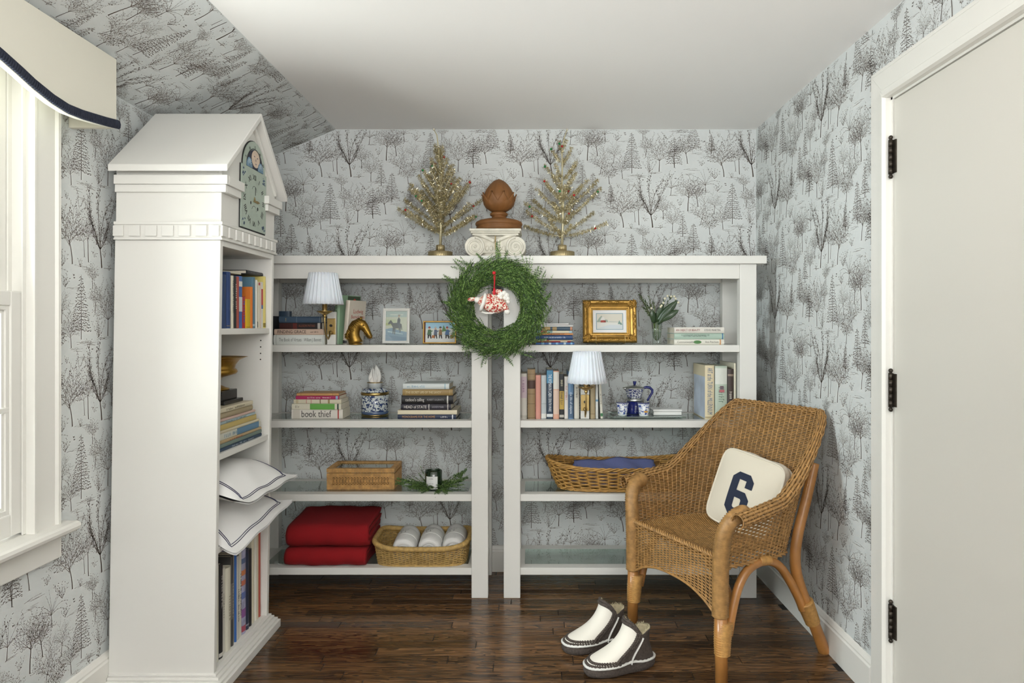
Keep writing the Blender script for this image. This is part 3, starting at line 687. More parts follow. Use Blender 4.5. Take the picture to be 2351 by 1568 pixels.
# --- left unit, top shelf: stack at the bookcase
G = 'books stacked under the left shaded lamp'
z = stack(SH[0], 3.06, [
    ('thick white hardback with grey lettering, bottom of the stack by the left lamp', 628, 745, 789.5, 767, 'd9dcd6', [('The Book of Virtues', .33, .44, .42, '6a6d6a'), ('William J. Bennett', .77, .34, .40, '6a6d6a')], [(.05, .055, '7b8a86'), (.97, .975, '7b8a86')], True),
    ('pale pink hardback with large dark capitals, second up in the stack by the left lamp', 630, 743, 766.5, 753, 'cfb5a2', [('FINDING GRACE', .36, .58, .62, '3a2f2a'), ('~ALYSON', .82, .16, .3, '5b4a42')], [], True),
    ('black paperback with dark red spine panel in the stack by the left lamp', 641, 740, 752.5, 738.5, '241b1c', [('ALLISON PATAKI', .65, .38, .42, '8c4a30')], [(.02, .30, '3c1a18'), (.32, .42, '5e2420'), (.90, .96, 'b9b4ac')], False),
    ('slate blue hardback topping the stack by the left lamp', 641, 737, 738, 723.5, '3e5166', [('~2', .18, .03, .6, 'c9ad6a')], [(.42, .425, '8da0ae'), (.97, .975, '8da0ae')], True)], G, .15, 1)
book('small blue cloth book standing behind the stack near the left lamp', .155, .05, .03, '40566c', 'up', (PX(646, 3.27)+.014, 3.285, SH[0]+.0003), 0, group=None)
book('thin dark paperback standing against the bookcase side on the upper shelf', .13, .012, .12, '2a2b30', 'up', (PX(622, 3.15), 3.19, SH[0]+.0003))
# leaning pair by the horse
b_ = book('tall pale green book with red tulip on its jacket leaning behind the horse head', .225, .028, .15, '9fbf9e', 'up', (PX(789, 3.17)+.008, 3.185, SH[0]+.0015), -.40, [('~Green Kitchen Stories', .42, .5, .3, '50604c')], (), True, lean_=.05)
m = MB(); m.ball((.0146, .03, .190), .016, 10, 8, (.03, 1, 1.5)); m.build('tulip_print', dyn(hx('c8503f'), .5), b_)
m = MB(); m.box((.0142, -.02, .165), (.0148, .072, .222)); m.build('jacket_panel', dyn(hx('4b5a44'), .6), b_)
b_ = book('cream book with red cover lettering leaning beside the brass horse head', .20, .022, .125, 'd8cfc0', 'up', (PX(808, 3.12), 3.14, SH[0]+.0015), -.38, [], [(.02, .09, '3a3a3c')], True, lean_=.09)
XF = Matrix(((0,0,1,0),(1,0,0,0),(0,1,0,0),(0,0,0,1)))
text('Ludwig', .026, dyn(hx('b8473a'), .5), b_, Matrix.Translation((.0116, .005, .150)) @ XF, 'cover_lettering'); text('Bemelmans', .022, dyn(hx('b8473a'), .5), b_, Matrix.Translation((.0116, .005, .125)) @ XF, 'cover_lettering')
# --- left unit, second shelf
stack(SH[1], 3.067, [
    ('white paperback with large black lower-case title, bottom of the stack left of the tissue jar', 669, 786, 962, 940.5, 'd9d4ca', [('book thief', .48, .58, .82, '2a2723'), ('THE', .34, .06, .25, '2a2723')], [(.03, .16, 'c9c3b6'), (.90, .925, 'b0443c')], False, .135),
    ('cream paperback with bright green spine panel in the stack left of the tissue jar', 670, 784, 940, 926.5, 'd6d1bd', [('~THE', .12, .09, .5, '5f5a49')], [(.37, .87, '69a84f'), (.92, .95, '31443a')], False, .13),
    ('cream paperback with pale check pattern in the stack left of the tissue jar', 674, 783, 926, 916.5, 'd3ccb4', [], [(.05, .10, 'bcae8e'), (.26, .28, 'c59a8c'), (.36, .38, 'c59a8c'), (.55, .57, '7c6a4a'), (.72, .76, '9c8a5e')], False, .125),
    ('slim magenta paperback in the stack left of the tissue jar', 679, 779, 916, 908, 'a82a5c', [('~The Secret Garden', .42, .3, .5, 'e8d3da'), ('~BURNETT', .72, .2, .4, 'e8d3da')], [(.92, .97, '8ea4c8')], False, .12),
    ('thin tan book topping the stack left of the tissue jar', 681, 778, 907.5, 901.5, 'c2925e', [], [(.1, .105, '7a4a2a'), (.85, .855, '7a4a2a')], True, .12)], 'books stacked left of the tissue jar', .13, 2)
stack(SH[1], 3.062, [
    ('navy picture book with gold capitals, bottom of the stack right of the tissue jar', 913, 1047, 963.5, 953, '23304a', [('MONOGRAMS FOR THE HOME', .36, .56, .6, 'b58a52'), ('~WHITMAN', .80, .13, .4, 'd6d6d6')], [(.93, .95, 'd8dde2')], True, .19),
    ('cream untitled paperback above the navy picture book right of the tissue jar', 913, 1049, 952.5, 942.5, 'ddd3b9', [], [], False, .19),
    ('dark plum hardback with white capitals in the stack right of the tissue jar', 921, 1036, 942, 928, '2e2b36', [('HEAD of STATE', .29, .45, .55, 'd9d5cf'), ('ANDREW MARR', .74, .24, .38, '9a98a0')], [(.555, .57, 'd9d5cf'), (.93, .95, 'b9b4ae')], True),
    ('thick black hardback with white script title in the stack right of the tissue jar', 922, 1041, 927.5, 908.5, '1d1d1f', [("cuckoo's calling", .26, .36, .45, 'd9d7d2'), ('ROBERT GALBRAITH', .66, .32, .26, '9f9fa0')], [(.88, .905, 'c8c6c0')], True),
    ('tan hardback with pale capitals in the stack right of the tissue jar', 924, 1039, 908, 893.5, '9c8354', [('THE SECRET LIFE OF THE SAVOY', .42, .70, .42, 'd8cba4')], [(.06, .065, 'c8b57e'), (.94, .945, 'c8b57e')], True),
    ('white hardback with pale blue script topping the stack right of the tissue jar', 926, 1032, 893, 880, 'd7dedd', [('~The Summer Eyes', .28, .38, .42, '6fa0b8')], [(.90, .92, '8fb2c0')], True)], 'books stacked right of the tissue jar', .155, 3)
# --- right unit, top shelf
R1 = 'books stacked behind the wreath edge'
stack(SH[0], 3.075, [
    ('blue and white plaid slim book at the bottom of the stack beside the wreath', 1230, 1319, 790, 785, '2f5f9e', [], [(.15, .22, '7fb2d8'), (.34, .40, 'b8d2e6'), (.52, .58, '7fb2d8'), (.72, .78, 'b8d2e6'), (.9, .95, '7fb2d8')], False),
    ('thin red paperback in the stack beside the wreath', 1233, 1310, 784.7, 781.5, '9b2f2c', [], [(.7, .9, 'd8c9b0')], False),
    ('thin cream paperback in the stack beside the wreath', 1230, 1314, 781.2, 778.5, 'd8c8a8', [], [(.3, .36, 'c04a3a')], False),
    ('navy book with small white lettering in the stack beside the wreath', 1231, 1315, 778.2, 767.5, '2b4a78', [('~GREAT AMERICAN HOUSES AND', .52, .6, .38, 'b9c6d8'), ('~THEIR GARDENS', .5, .32, .3, 'b9c6d8')], [], True),
    ('orange paperback with dark capitals in the stack beside the wreath', 1230, 1316, 767.2, 763, 'd08a4a', [('THE BOOK OF', .55, .44, .8, '3a2a22')], [], False),
    ('light blue paperback with cream panel in the stack beside the wreath', 1231, 1313, 762.7, 757, 'a8c8d2', [], [(.45, .92, 'ddd8c0'), (.12, .3, 'c66a58')], False),
    ('dark teal book with gold and brown spine motif in the stack beside the wreath', 1232, 1315, 756.7, 748, '40586a', [], [(.16, .38, 'b89a64'), (.44, .56, 'a98f5e'), (.93, .99, 'c08a6a')], True),
    ('white magazine second from the top of the stack beside the wreath', 1236, 1314, 747.7, 743.5, 'd6d6d4', [], [], False, .18, .05),
    ('loose white magazine topping the stack beside the wreath', 1236, 1308, 743.2, 739.5, 'dcdbd8', [], [], False, .18, -.06)], R1, .15, 4)
b_ = stack(SH[0], 3.052, [
    ('white hardback with green leaf on its spine, bottom of the three right of the vase', 1547, 1662, 790.5, 778, 'dedbd0', [('Commonwealth', .22, .32, .42, '6d6a62'), ('Ann Patchett', .75, .27, .42, '6d6a62')], [(.91, .935, 'cf9a6a')], True),
    ('pale green hardback with dark capitals, middle of the three right of the vase', 1547, 1662, 777.5, 763.5, 'adc2b4', [('ILLUSTRATED DICTIONARY OF', .42, .56, .30, '55665c'), ], [(.955, .975, '3d6d9a')], True),
    ('white hardback with red capitals, top of the three right of the vase', 1547, 1662, 763, 749.5, 'dfdbd2', [('AN OBJECT OF BEAUTY', .27, .48, .42, '8a3434'), ('STEVE MARTIN', .76, .32, .40, '55504a')], [], True)], 'three hardbacks right of the vase', .155, 5)
lb = [o for o in bpy.data.objects if o.get('label', '').startswith('white hardback with green leaf')][0]
m = MB(); m.prism([(-.008+.018*math.cos(2*PI*i/14), .012+.0075*math.sin(2*PI*i/14)) for i in range(14)], 0, .0005, lambda p, q, t: (p, -.0795-.0045+t, q)); m.build('leaf_print', dyn(hx('4c7a45'), .5), lb)
lb = [o for o in bpy.data.objects if o.get('label', '').startswith('pale green hardback with dark capitals, middle')][0]
text('HISTORIC ARCHITECTURE', .010, dyn(hx('55665c'), .5), lb, Matrix.Translation((-.02, -.084, .0085)) @ YN, 'spine_title', width=.105)
for ch in lb.children:
    if ch.name.startswith('spine_title') and len(ch.data.vertices) and ch.data.vertices[0].co.z > .0105: ch.location.z = .0045
# --- right unit, second shelf: upright row
def uprow(z0, d, items, group, dp=.15, seed=0):
    R = random.Random(seed)
    for lab, p0, p1, yt, c, ti, ba, hd, ln in items:
        dd = d+R.uniform(0, .008); x0, x1 = PX(p0, dd)+.0003, PX(p1, dd)-.0003; h = PZ(yt, dd)-z0; dpt = dp+R.uniform(-.02, .015)
        book(lab, h, x1-x0, dpt, c, 'up', ((x0+x1)/2, dd+dpt/2, z0+.0003+abs(ln)*(x1-x0)/2), 0, ti, ba, hd, group, ln)
sc = lambda x: 1160+x/3.918
sy = lambda y: 790+y/3.918
uprow(SH[1], 3.068, [
    ('pale grey hardback with lilac spine title, first in the row at the right unit post', sc(137), sc(195), sy(265), 'cbc7bd', [('~SEVEN', .3, .3, .4, '8f6f8a')], [(.02, .08, 'b9b5aa'), (.46, .93, 'c3b0b8')], True, 0),
    ('tall tan leather book with dark brown spine label in the upright row', sc(200), sc(270), sy(228), '9a8260', [], [(.02, .03, '6f5a3e'), (.30, .31, '6f5a3e'), (.50, .51, '6f5a3e'), (.61, .78, '4a3128'), (.79, .80, '6f5a3e'), (.9, .91, '6f5a3e')], True, 0),
    ('plain salmon pink hardback in the upright row', sc(273), sc(320), sy(278), 'cf9284', [], [], True, 0),
    ('pale blue grey hardback in the upright row', sc(322), sc(370), sy(280), 'b9c0c2', [], [(.02, .12, 'dcdcd6'), (.34, .35, '8c9496')], True, 0),
    ('dark blue paperback with white title reading downwards in the upright row', sc(372), sc(430), sy(228), '1f3448', [('THE WOMAN IN CABIN 10', .36, .52, .6, 'dfe6ea'), ('RUTH WARE', .74, .22, .5, 'dfe6ea')], [(.72, .98, '4a86a8'), (.04, .10, 'cfd2d2')], False, 0),
    ('peach hardback with white spine strip in the upright row', sc(432), sc(485), sy(242), 'd8a48c', [], [(.10, .60, 'dcc2b0'), (.62, .98, 'd7d4cc')], True, 0),
    ('black paperback with mustard lower spine in the upright row', sc(487), sc(530), sy(270), '26282a', [('~NOBLE', .2, .14, .5, 'cfc7a8'), ('~MINUTELY', .55, .3, .6, '3a3a34')], [(.21, .62, 'b89a48'), (.03, .09, 'b9b4aa')], False, 0),
    ('narrow white paperback with pink lettering in the upright row', sc(532), sc(566), sy(292), 'd9d4cc', [('~The Keeper', .4, .34, .5, 'b04a5a')], [], False, 0),
    ('bright blue book with white lettering beside the right lamp in the upright row', sc(567), sc(616), sy(250), '6f93b8', [('the life of objects', .66, .46, .5, 'dde6ee')], [(.02, .52, '49627e')], True, 0),
    ('white hardback left of the right lamp bracket in the upright row', sc(619), sc(666), sy(258), 'd8d4c9', [('~THE DINNER', .35, .4, .4, '6c685f')], [], True, 0),
    ('tan book right of the right lamp bracket in the upright row', sc(765), sc(810), sy(250), 'a99878', [], [(.1, .11, '7c6a4c'), (.8, .81, '7c6a4c')], True, 0),
    ('thin white book with blue stripe in the upright row', sc(813), sc(836), sy(262), 'd6d8d4', [], [(.38, .42, '6d9ab8')], False, 0)], 'upright row of books around the right lamp', .16, 6)
book('white paperback with green square leaning at the end of the upright row', .172, .0105, .15, 'd9d5c8', 'up', (PX(sc(870), 3.07), 3.15, SH[1]+.0010), 0, [('~DESTINY', .5, .3, .5, '6d6a5e')], [(.06, .14, '3f7a50')], False, 'upright row of books around the right lamp', -.055)
uprow(SH[1], 3.055, [
    ('tall cream art book with blue title reading downwards beside the glass tray', sc(1797), sc(1880), sy(192), 'ddd0ae', [('ART at the TURN of the MILLENNIUM', .48, .86, .62, '3f5f86')], [(.02, .05, 'b8a884')], False, 0),
    ('pale green hardback with picture high on its spine behind the wicker chair', sc(1886), sc(1996), sy(198), 'b7c4b4', [('~Flowers', .55, .3, .5, '6b7f70')], [(.66, .96, 'd6d9d0')], True, 0),
    ('dark brown hardback with white lettering on the shelf behind the wicker chair', sc(2000), sc(2054), sy(225), '3f322d', [('~Casa Cuba', .62, .34, .5, 'd0c8bc')], [(.86, .90, '8a7a6c')], True, 0),
    ('tall cream book against the right post on the shelf behind the wicker chair', sc(2058), sc(2076), sy(172), 'd8d2be', [], [], True, 0)], 'tall books at the right post', .235, 7)
ab = [o for o in bpy.data.objects if o.get('label', '').startswith('tall cream art book')][0]
# printed cover of the art book: pale sky over a blue band
m = MB(); hx_ = -.0103; m.box((-.0209, -.108, .004), (-.0205, .10, .19)); c_ = m.build('cover_print', mat('cover_print_sky', hx('c3cfe0'), .35, var=.25, vscale=9), ab)
fl2 = [o for o in bpy.data.objects if o.get('label', '').startswith('pale green hardback with picture')][0]
m = MB(); m.box((-.008, -.1225, .135), (.008, -.1217, .150)); m.build('spine_picture', dyn(hx('6f5f66'), .6), fl2); m = MB(); m.box((-.011, -.1227, .122), (.011, -.1217, .133)); m.build('spine_picture', dyn(hx('b86a70'), .6), fl2)
# --- books inside the clock bookcase, spines to the right
def bcx(z): return LEAN*(z-.9)
def bcrow(z0, items, group, xs=-1.045, dp=.2, seed=0, S_=None):
    R = random.Random(seed); X = xs+bcx(z0+.1); a0 = BN+pt+.002; a1 = BF-pt-.002
    e0, e1 = -X*F/(VX-items[0][1]), -X*F/(VX-items[-1][2])
    b0, b1 = max(a0, e0), min(a1, e1); fit = lambda d: b0+(d-e0)*(b1-b0)/(e1-e0)
    for it in items:
        lab, p0, p1, yt, c, ti, ba, hd = it[:8]
        d0, d1 = fit(-X*F/(VX-p0)), fit(-X*F/(VX-p1)); t = d1-d0-.0006; h = PZ(yt, (d0+d1)/2)-z0
        dpt = (it[8] if len(it) > 8 else dp)+R.uniform(-.03, .0); dpt = min(dpt, X-(BX0+.014)-.006)
        book(lab, h, t, dpt, c, 'up', (X-dpt/2-R.uniform(0, .005), (d0+d1)/2, z0+.0003), PI/2, ti, ba, hd, group)
q = lambda x: 480+x/3.267
qy = lambda y: 580+y/3.267
bcrow(1.190, [
    ('dark navy hardback nearest the outer side of the bookcase top row', q(105), q(142), qy(165), '2a3f66', [], [], True),
    ('tall navy cloth hardback in the bookcase top row', q(143), q(176), qy(145), '2c4272', [], [(.04, .05, '8a7a4a')], True),
    ('cream book with black lettering in the bookcase top row', q(177), q(195), qy(173), 'cfc8b4', [('~HISTORY OF ART', .4, .6, .6, '3a3630')], [], True),
    ('black book with white lettering in the bookcase top row', q(196), q(218), qy(178), '26282a', [('~MODERN', .4, .5, .5, 'c4c0b4')], [], True),
    ('brick red hardback in the bookcase top row', q(219), q(243), qy(180), '9a4a40', [], [], True),
    ('blue and white paperback in the bookcase top row', q(244), q(271), qy(177), '3a66a8', [], [(.80, .90, 'dcdcd4'), (.32, .6, 'cdd2d4')], False),
    ('short red paperback with blue lettering in the bookcase top row', q(272), q(299), qy(330), 'b02c30', [('~LANGUAGE', .5, .7, .5, '4a6ab8')], [], False, .11),
    ('short yellow paperback in the bookcase top row', q(300), q(334), qy(350), 'd8b428', [], [(.02, .06, 'b8962a')], False, .11),
    ('narrow orange hardback beside the yellow paperback in the bookcase top row', q(335), q(352), qy(258), 'd0742c', [], [], True),
    ('teal blue hardback in the bookcase top row', q(353), q(378), qy(185), '587a8c', [], [(.04, .08, 'a8b8be')], True),
    ('narrow white book in the bookcase top row', q(379), q(388), qy(205), 'd8d5cb', [], [], True),
    ('narrow cream book with dark foot in the bookcase top row', q(389), q(404), qy(215), 'd2c6a6', [], [(.02, .14, '3a3630')], False),
    ('narrow ivory book with red cap in the bookcase top row', q(405), q(417), qy(222), 'd9d2c0', [], [(.93, .99, 'a83a34')], False),
    ('narrow blush book in the bookcase top row', q(418), q(428), qy(225), 'd6c0ae', [], [], False),
    ('white paperback with red and blue spine in the bookcase top row', q(429), q(441), qy(222), 'd8d6ce', [], [(.5, .85, 'b83c40'), (.42, .5, '4a6aa8')], False),
    ('pale yellow book at the far end of the bookcase top row', q(442), q(461), qy(180), 'd8c878', [], [(.02, .1, '8a7a34')], True)], 'upright books in the bookcase top row', seed=8)
book('tall dark green book standing behind the short red and yellow paperbacks in the bookcase', PZ(qy(186), 2.53)-1.190, 0.030, .15, '44584e', 'up', (-1.165-.075, 2.530, 1.1903), PI/2)
book('black book lying across the tops of the far books in the bookcase', .15, .014, .16, '222326', 'flat', (-1.13, 2.600, PZ(qy(173), 2.6)+.002), PI/2, [('~Fables Greek', .5, .6, .4, '6a6862')], [], True)
book('cream pamphlet lying across the bookcase top row', .12, .006, .15, 'c9c4ae', 'flat', (-1.14, 2.445, PZ(qy(145), 2.35)+.002), PI/2-.1, [], [], False)
# stack under the urn
R = random.Random(5); z = .772
us = [('navy atlas with white lettering, lowest in the stack under the gold urn', .0135, 2.650, '2c4258', [('~ATLAS OF THE WORLD', .55, .5, .5, 'b8c4cc')]), ('sage green hardback low in the stack under the gold urn', .0135, 2.648, '74857c', []), ('tan paperback with red lettering in the stack under the gold urn', .010, 2.645, 'b09a74', [('~ENGLAND', .4, .3, .6, '9a3a34')]),
      ('white book with sky blue picture band in the stack under the gold urn', .0235, 2.652, 'd3d2c4', [('~Wild Coast', .35, .34, .5, '6a94ac')]), ('cream paperback in the stack under the gold urn', .010, 2.63, 'c9c0a4', []), ('buttery yellow hardback in the stack under the gold urn', .019, 2.618, 'c4ae6c', []),
      ('pale blue paperback with white title in the stack under the gold urn', .0115, 2.60, 'a9bcc0', [('~Gardens Of France', .5, .5, .5, '4c5a60')]), ('blush pink slim book in the stack under the gold urn', .0085, 2.597, 'cdb0a4', []), ('khaki hardback in the stack under the gold urn', .022, 2.575, 'a89a7c', []), ('ivory book directly beneath the gold urn', .0155, 2.566, 'd0c6ac', [('~THE HOUSE', .5, .5, .5, '6a6250')])]
for i, (lab, t, df, c, ti) in enumerate(us):
    dn = 2.264+R.uniform(0, .012); X = -1.045+R.uniform(-.006, .004)-.002; dpt = .255
    ba = [(.45, .95, '5f86a4')] if 'sky blue' in lab else []
    book(lab, df-dn, t-.0004, dpt, c, 'flat', (X-dpt/2, (dn+df)/2, z+.0002), PI/2, ti, ba, i % 2 == 0, 'books stacked under the gold urn'); z += t
URNZ = z
# bottom row of tall books
r = lambda x: 460+x/2.8625
ry = lambda y: 1020+y/2.8625
bcrow(.060, [
    ('tall white art book nearest the outer side of the bookcase bottom row', r(103), r(128), ry(800), 'd6d2c4', [], [], True),
    ('black art book with white lettering in the bookcase bottom row', r(128.5), r(159), ry(786), '28282a', [('~PHOTOGRAPHS', .3, .35, .5, 'c9c6be')], [(.02, .06, 'c9c6be')], True),
    ('white catalogue with faint grey title in the bookcase bottom row', r(160), r(184), ry(812), 'd4d1c6', [('~COLLECTION', .45, .3, .4, '8c887e')], [], False),
    ('thick ivory art book in the bookcase bottom row', r(185), r(221), ry(806), 'd8d3c2', [('~INTERIORS', .5, .3, .4, '8c8470')], [], True),
    ('charcoal art book with grey spine in the bookcase bottom row', r(222), r(243), ry(735), '4a4845', [('~ARCHITECTURE', .5, .4, .5, 'b4b0a6')], [(.3, .7, '6d6862')], True),
    ('cream magazine volume in the bookcase bottom row', r(243.5), r(255), ry(720), 'cfc5ac', [], [], False),
    ('slim bright blue book in the bookcase bottom row', r(256), r(264), ry(727), '3868ae', [], [], True),
    ('pale grey book with dark lettering in the bookcase bottom row', r(265), r(289), ry(733), 'c4c1b8', [('~LIVING IN STYLE', .6, .4, .5, '55524c')], [], True),
    ('white book with black title in the bookcase bottom row', r(290), r(305), ry(712), 'd4d0c4', [('~DESIGN LIBRARY', .5, .5, .6, '2e2c2a')], [], False),
    ('floral patterned book in orange, lilac and blue in the bookcase bottom row', r(306), r(339), ry(690), mat('floral_print', hx('9a9ab4'), .45, var=.5, vscale=28), [], [(.70, .76, 'c0764a'), (.58, .64, 'b86a50'), (.42, .5, '5f6fa4'), (.2, .3, '8a5a94'), (.03, .1, 'a44a5c'), (.84, .9, '56688c')], True),
    ('dark navy book in the bookcase bottom row', r(340), r(364), ry(688), '2c3348', [], [(.05, .07, '8a8a94')], True),
    ('black book set beside tall ivory volumes in the bookcase bottom row', r(365), r(385), ry(690), '232323', [], [], True),
    ('tall ivory volume in the bookcase bottom row', r(386), r(404), ry(567), 'd6cfb8', [], [], True),
    ('tall white volume in the bookcase bottom row', r(405), r(418), ry(562), 'dcd8cc', [], [], True),
    ('narrow tall cream volume in the bookcase bottom row', r(419), r(430), ry(556), 'd0c7ae', [], [], True),
    ('tall red and cream volume at the far end of the bookcase bottom row', r(431), r(447), ry(545), 'b0503f', [], [(.96, .99, 'd8d0bc')], True)], 'tall books in the bookcase bottom row', xs=-1.05, dp=.25, seed=10)
# ================================================================ woven and leafy helpers
def weave(name, Sf, na, nb, m, parent, amp=.0025, fill=.46, th=.0016, spa=2, stake=.0022, world=True):
    """interlaced strands over a surface Sf(a,b)->points; nb strands run along a, passing in and out of na stakes"""
    ns = na*spa+1; a = np.linspace(0, 1, ns); b = (np.arange(nb)+.5)/nb
    A, B = np.meshgrid(a, b); P = Sf(A, B); h = 1e-3
    Ta = Sf(np.clip(A+h, 0, 1), B)-Sf(np.clip(A-h, 0, 1), B); Tb = Sf(A, np.clip(B+h, 0, 1))-Sf(A, np.clip(B-h, 0, 1))
    Nn = np.cross(Ta, Tb); Nn /= np.linalg.norm(Nn, axis=-1, keepdims=True)+1e-12
    lb = np.linalg.norm(Tb, axis=-1, keepdims=True)/(np.clip(B+h, 0, 1)-np.clip(B-h, 0, 1))[..., None]/nb     # row pitch
    Tb = Tb/(np.linalg.norm(Tb, axis=-1, keepdims=True)+1e-12)
    off = amp*np.cos(PI*(A*na+np.arange(nb)[:, None]))[..., None]
    C = P+Nn*off; hw_ = lb*fill
    V_ = np.stack([C+Tb*hw_, C+Nn*th, C-Tb*hw_, C-Nn*th], axis=2)           # nb, ns, 4, 3
    idx = np.arange(nb*ns*4).reshape(nb, ns, 4); q = []
    for k in range(4):
        j = (k+1) % 4; q.append(np.stack([idx[:, :-1, k], idx[:, :-1, j], idx[:, 1:, j], idx[:, 1:, k]], axis=-1).reshape(-1, 4))
    o = npmesh(name, V_.reshape(-1, 3), np.concatenate(q), m, parent, smooth=True, world=world); stuff(o)
    if stake:
        aa = (np.arange(na)+.5)/na; bb = np.linspace(0, 1, 14); B2, A2 = np.meshgrid(bb, aa); P2 = Sf(A2, B2)
        Tq = Sf(np.clip(A2+h, 0, 1), B2)-Sf(np.clip(A2-h, 0, 1), B2); Tr = Sf(A2, np.clip(B2+h, 0, 1))-Sf(A2, np.clip(B2-h, 0, 1))
        N2 = np.cross(Tq, Tr); N2 /= np.linalg.norm(N2, axis=-1, keepdims=True)+1e-12; Tq /= np.linalg.norm(Tq, axis=-1, keepdims=True)+1e-12
        W = np.stack([P2+Tq*stake, P2+N2*stake, P2-Tq*stake, P2-N2*stake], axis=2); idx = np.arange(na*14*4).reshape(na, 14, 4); q = []
        for k in range(4):
            j = (k+1) % 4; q.append(np.stack([idx[:, :-1, k], idx[:, :-1, j], idx[:, 1:, j], idx[:, 1:, k]], axis=-1).reshape(-1, 4))
        stuff(npmesh(name+'_stakes', W.reshape(-1, 3), np.concatenate(q), m, parent, smooth=True, world=world))
    return o
class Blades:
    """many small flat leaves / tinsel strips as diamonds"""
    def __init__(s, seed=0): s.q = []; s.m = []; s.R = random.Random(seed)
    def add(s, p, d, l, w, mi=0, n=None):
        p = V(p); d = V(d).normalized(); R = s.R
        n = V(n) if n else V((R.uniform(-1, 1), R.uniform(-1, 1), R.uniform(-1, 1)))
        sd = d.cross(n)
        if sd.length < 1e-4: sd = d.cross(V((0, 0, 1)))
        sd.normalize(); c = p+d*(l*.45)
        s.q.append((p, c+sd*w, p+d*l, c-sd*w)); s.m.append(mi)
    def build(s, name, ms, parent):
        v = np.array([[tuple(k) for k in q] for q in s.q], dtype=np.float32).reshape(-1, 3)
        return stuff(npmesh(name, v, np.arange(len(v)).reshape(-1, 4), ms, parent, mi=s.m))
def spray(B, p, d, L, up, n=9, lw=.0012, ll=.016, mats_=3, flat=.55):
    """a cedar frond: a curved stem with two-ranked scaly leaflets that branch once"""
    R = B.R; d = V(d).normalized(); up = V(up).normalized(); sd = d.cross(up).normalized(); q = V(p); st = L/n
    for i in range(n):
        d = (d+V((R.uniform(-.1, .1), R.uniform(-.1, .1), R.uniform(-.1, .1)))).normalized(); f = 1-i/n*.65
        B.add(q, d, st*1.5, lw*1.2, R.randrange(mats_))
        for sg in (-1, 1):
            dd = (d*.8+sd*sg*flat+up*R.uniform(-.25, .25)).normalized(); l = ll*f*R.uniform(.7, 1.25)
            B.add(q, dd, l, lw*R.uniform(.8, 1.4), R.randrange(mats_))
            B.add(q+dd*l*.35, (dd+d*.8).normalized(), l*.7, lw, R.randrange(mats_)); B.add(q+dd*l*.55, (dd-d*.1+sd*sg*.4).normalized(), l*.6, lw, R.randrange(mats_))
        q = q+d*st
GREENS = [mat('cedar_dark', hx('26401c'), .6), mat('cedar_mid', hx('496a2f'), .6), mat('cedar_light', hx('7d9d50'), .6)]
# ================================================================ lamps
def lamp(px_c, px_arm, d, z0, label, pxp, pyp0, pyp1, py_cup, py_top, py_bot):
    T = thing('sconce_lamp', label, 'lamp', (PX(px_arm, d), d+.125, z0))
    xa = PX(px_arm, d); xc = PX(px_c, d); xp = PX(pxp, d+.125)
    yp = d+.125; zb0 = z0+.0003
    m = MB(True); m.box((xp-.0195, yp, zb0), (xp+.0195, yp+.02, z0+.148)); m.build('mounting_block', WHITE2, T, bevel=.001)
    zp0, zp1 = PZ(pyp1, yp), PZ(pyp0, yp)
    m = MB(True); m.box((xp-.019, yp-.004, zp0), (xp+.019, yp-.0002, zp1)); m.build('back_plate', BRASS, T, bevel=.0015)
    m = MB(True); m.tube([(xp, yp-.0042, (zp0+zp1)/2+.004), (xp, yp-.012, (zp0+zp1)/2+.004)], .006, 12); m.build('switch_knob', mat('black_knob', (.02, .02, .02), .4), T)
    m = MB(True); zc = PZ(py_cup, d); zl = zp0-.02 if zp0-.022 > z0+.006 else z0+.012
    zl = max(zl, z0+.010); zbq = zp0+.008
    pts = [(xp, yp-.004, zbq), (xp, yp-.02, zbq+.001), (xp*.8+xa*.2, yp-.032, zbq-.012), (xp*.6+xa*.4, yp-.045, zl+.008), (xp*.4+xa*.6, yp-.062, zl), (xa, yp-.085, zl+.006), (xa, d+.008, zl+.03), (xa, d, zl+.07), (xa, d, zc-.012)]
    # smooth the path
    for _ in range(2):
        k = [V(pts[0])]
        for a, b in zip(pts, pts[1:]): a, b = V(a), V(b); k += [a*.75+b*.25, a*.25+b*.75]
        pts = k+[V(pts[-1])]
    m.tube(pts, .0038, 8); m.build('arm', BRASS, T)
    m = MB(True); m.ball((xp, yp-.013, zbq), .0095, 12, 8); m.ball((xa, d, zc-.016), .0075, 12, 8); m.build('arm_ball', BRASS, T)
    m = MB(True); m.lathe([(.004, -.012), (.010, -.010), (.020, -.004), (.032, .003), (.0335, .006), (.022, .006), (.012, .004), (.0105, .008), (.0105, .034), (.009, .036)], 24, (xa, d, zc), flute=lambda a, z: 1+.04*math.cos(12*a) if z < .0065 else 1); m.build('candle_cup', BRASS, T)
    z1, z2 = PZ(py_bot, d), PZ(py_top, d); n = 112; rb, rt = .0845, .0585
    SHADE = mat('pleated_white_shade', (.83, .85, .90), .8, trans=.0, sss=.15)
    m = MB(True)
    def f(u, v):
        a = 2*PI*u; k = 1+.030*math.cos(28*a*1.0+.9*math.cos(28*a)); r = (rb+(rt-rb)*v)*k
        return (xc+r*math.cos(a), d+r*math.sin(a), z1+(z2-z1)*v+(.0012*math.cos(28*a) if v in (0, 1) else 0))
    m.grid(f, 196, 5, True, True); o = m.build('pleated_shade', SHADE, T)
    s = o.modifiers.new('thickness', 'SOLIDIFY'); s.thickness = .0012
    m = MB(True); 
    for k in range(3):
        a = 2*PI*k/3+.3; m.tube([(xc, d, z2-.012), (xc+.056*math.cos(a), d+.056*math.sin(a), z2-.006)], .0012, 6)
    m.tube([(xa, d, zc+.03), (xc, d, z2-.012)], .003, 6); m.build('shade_spider', BRASS, T)
    return T
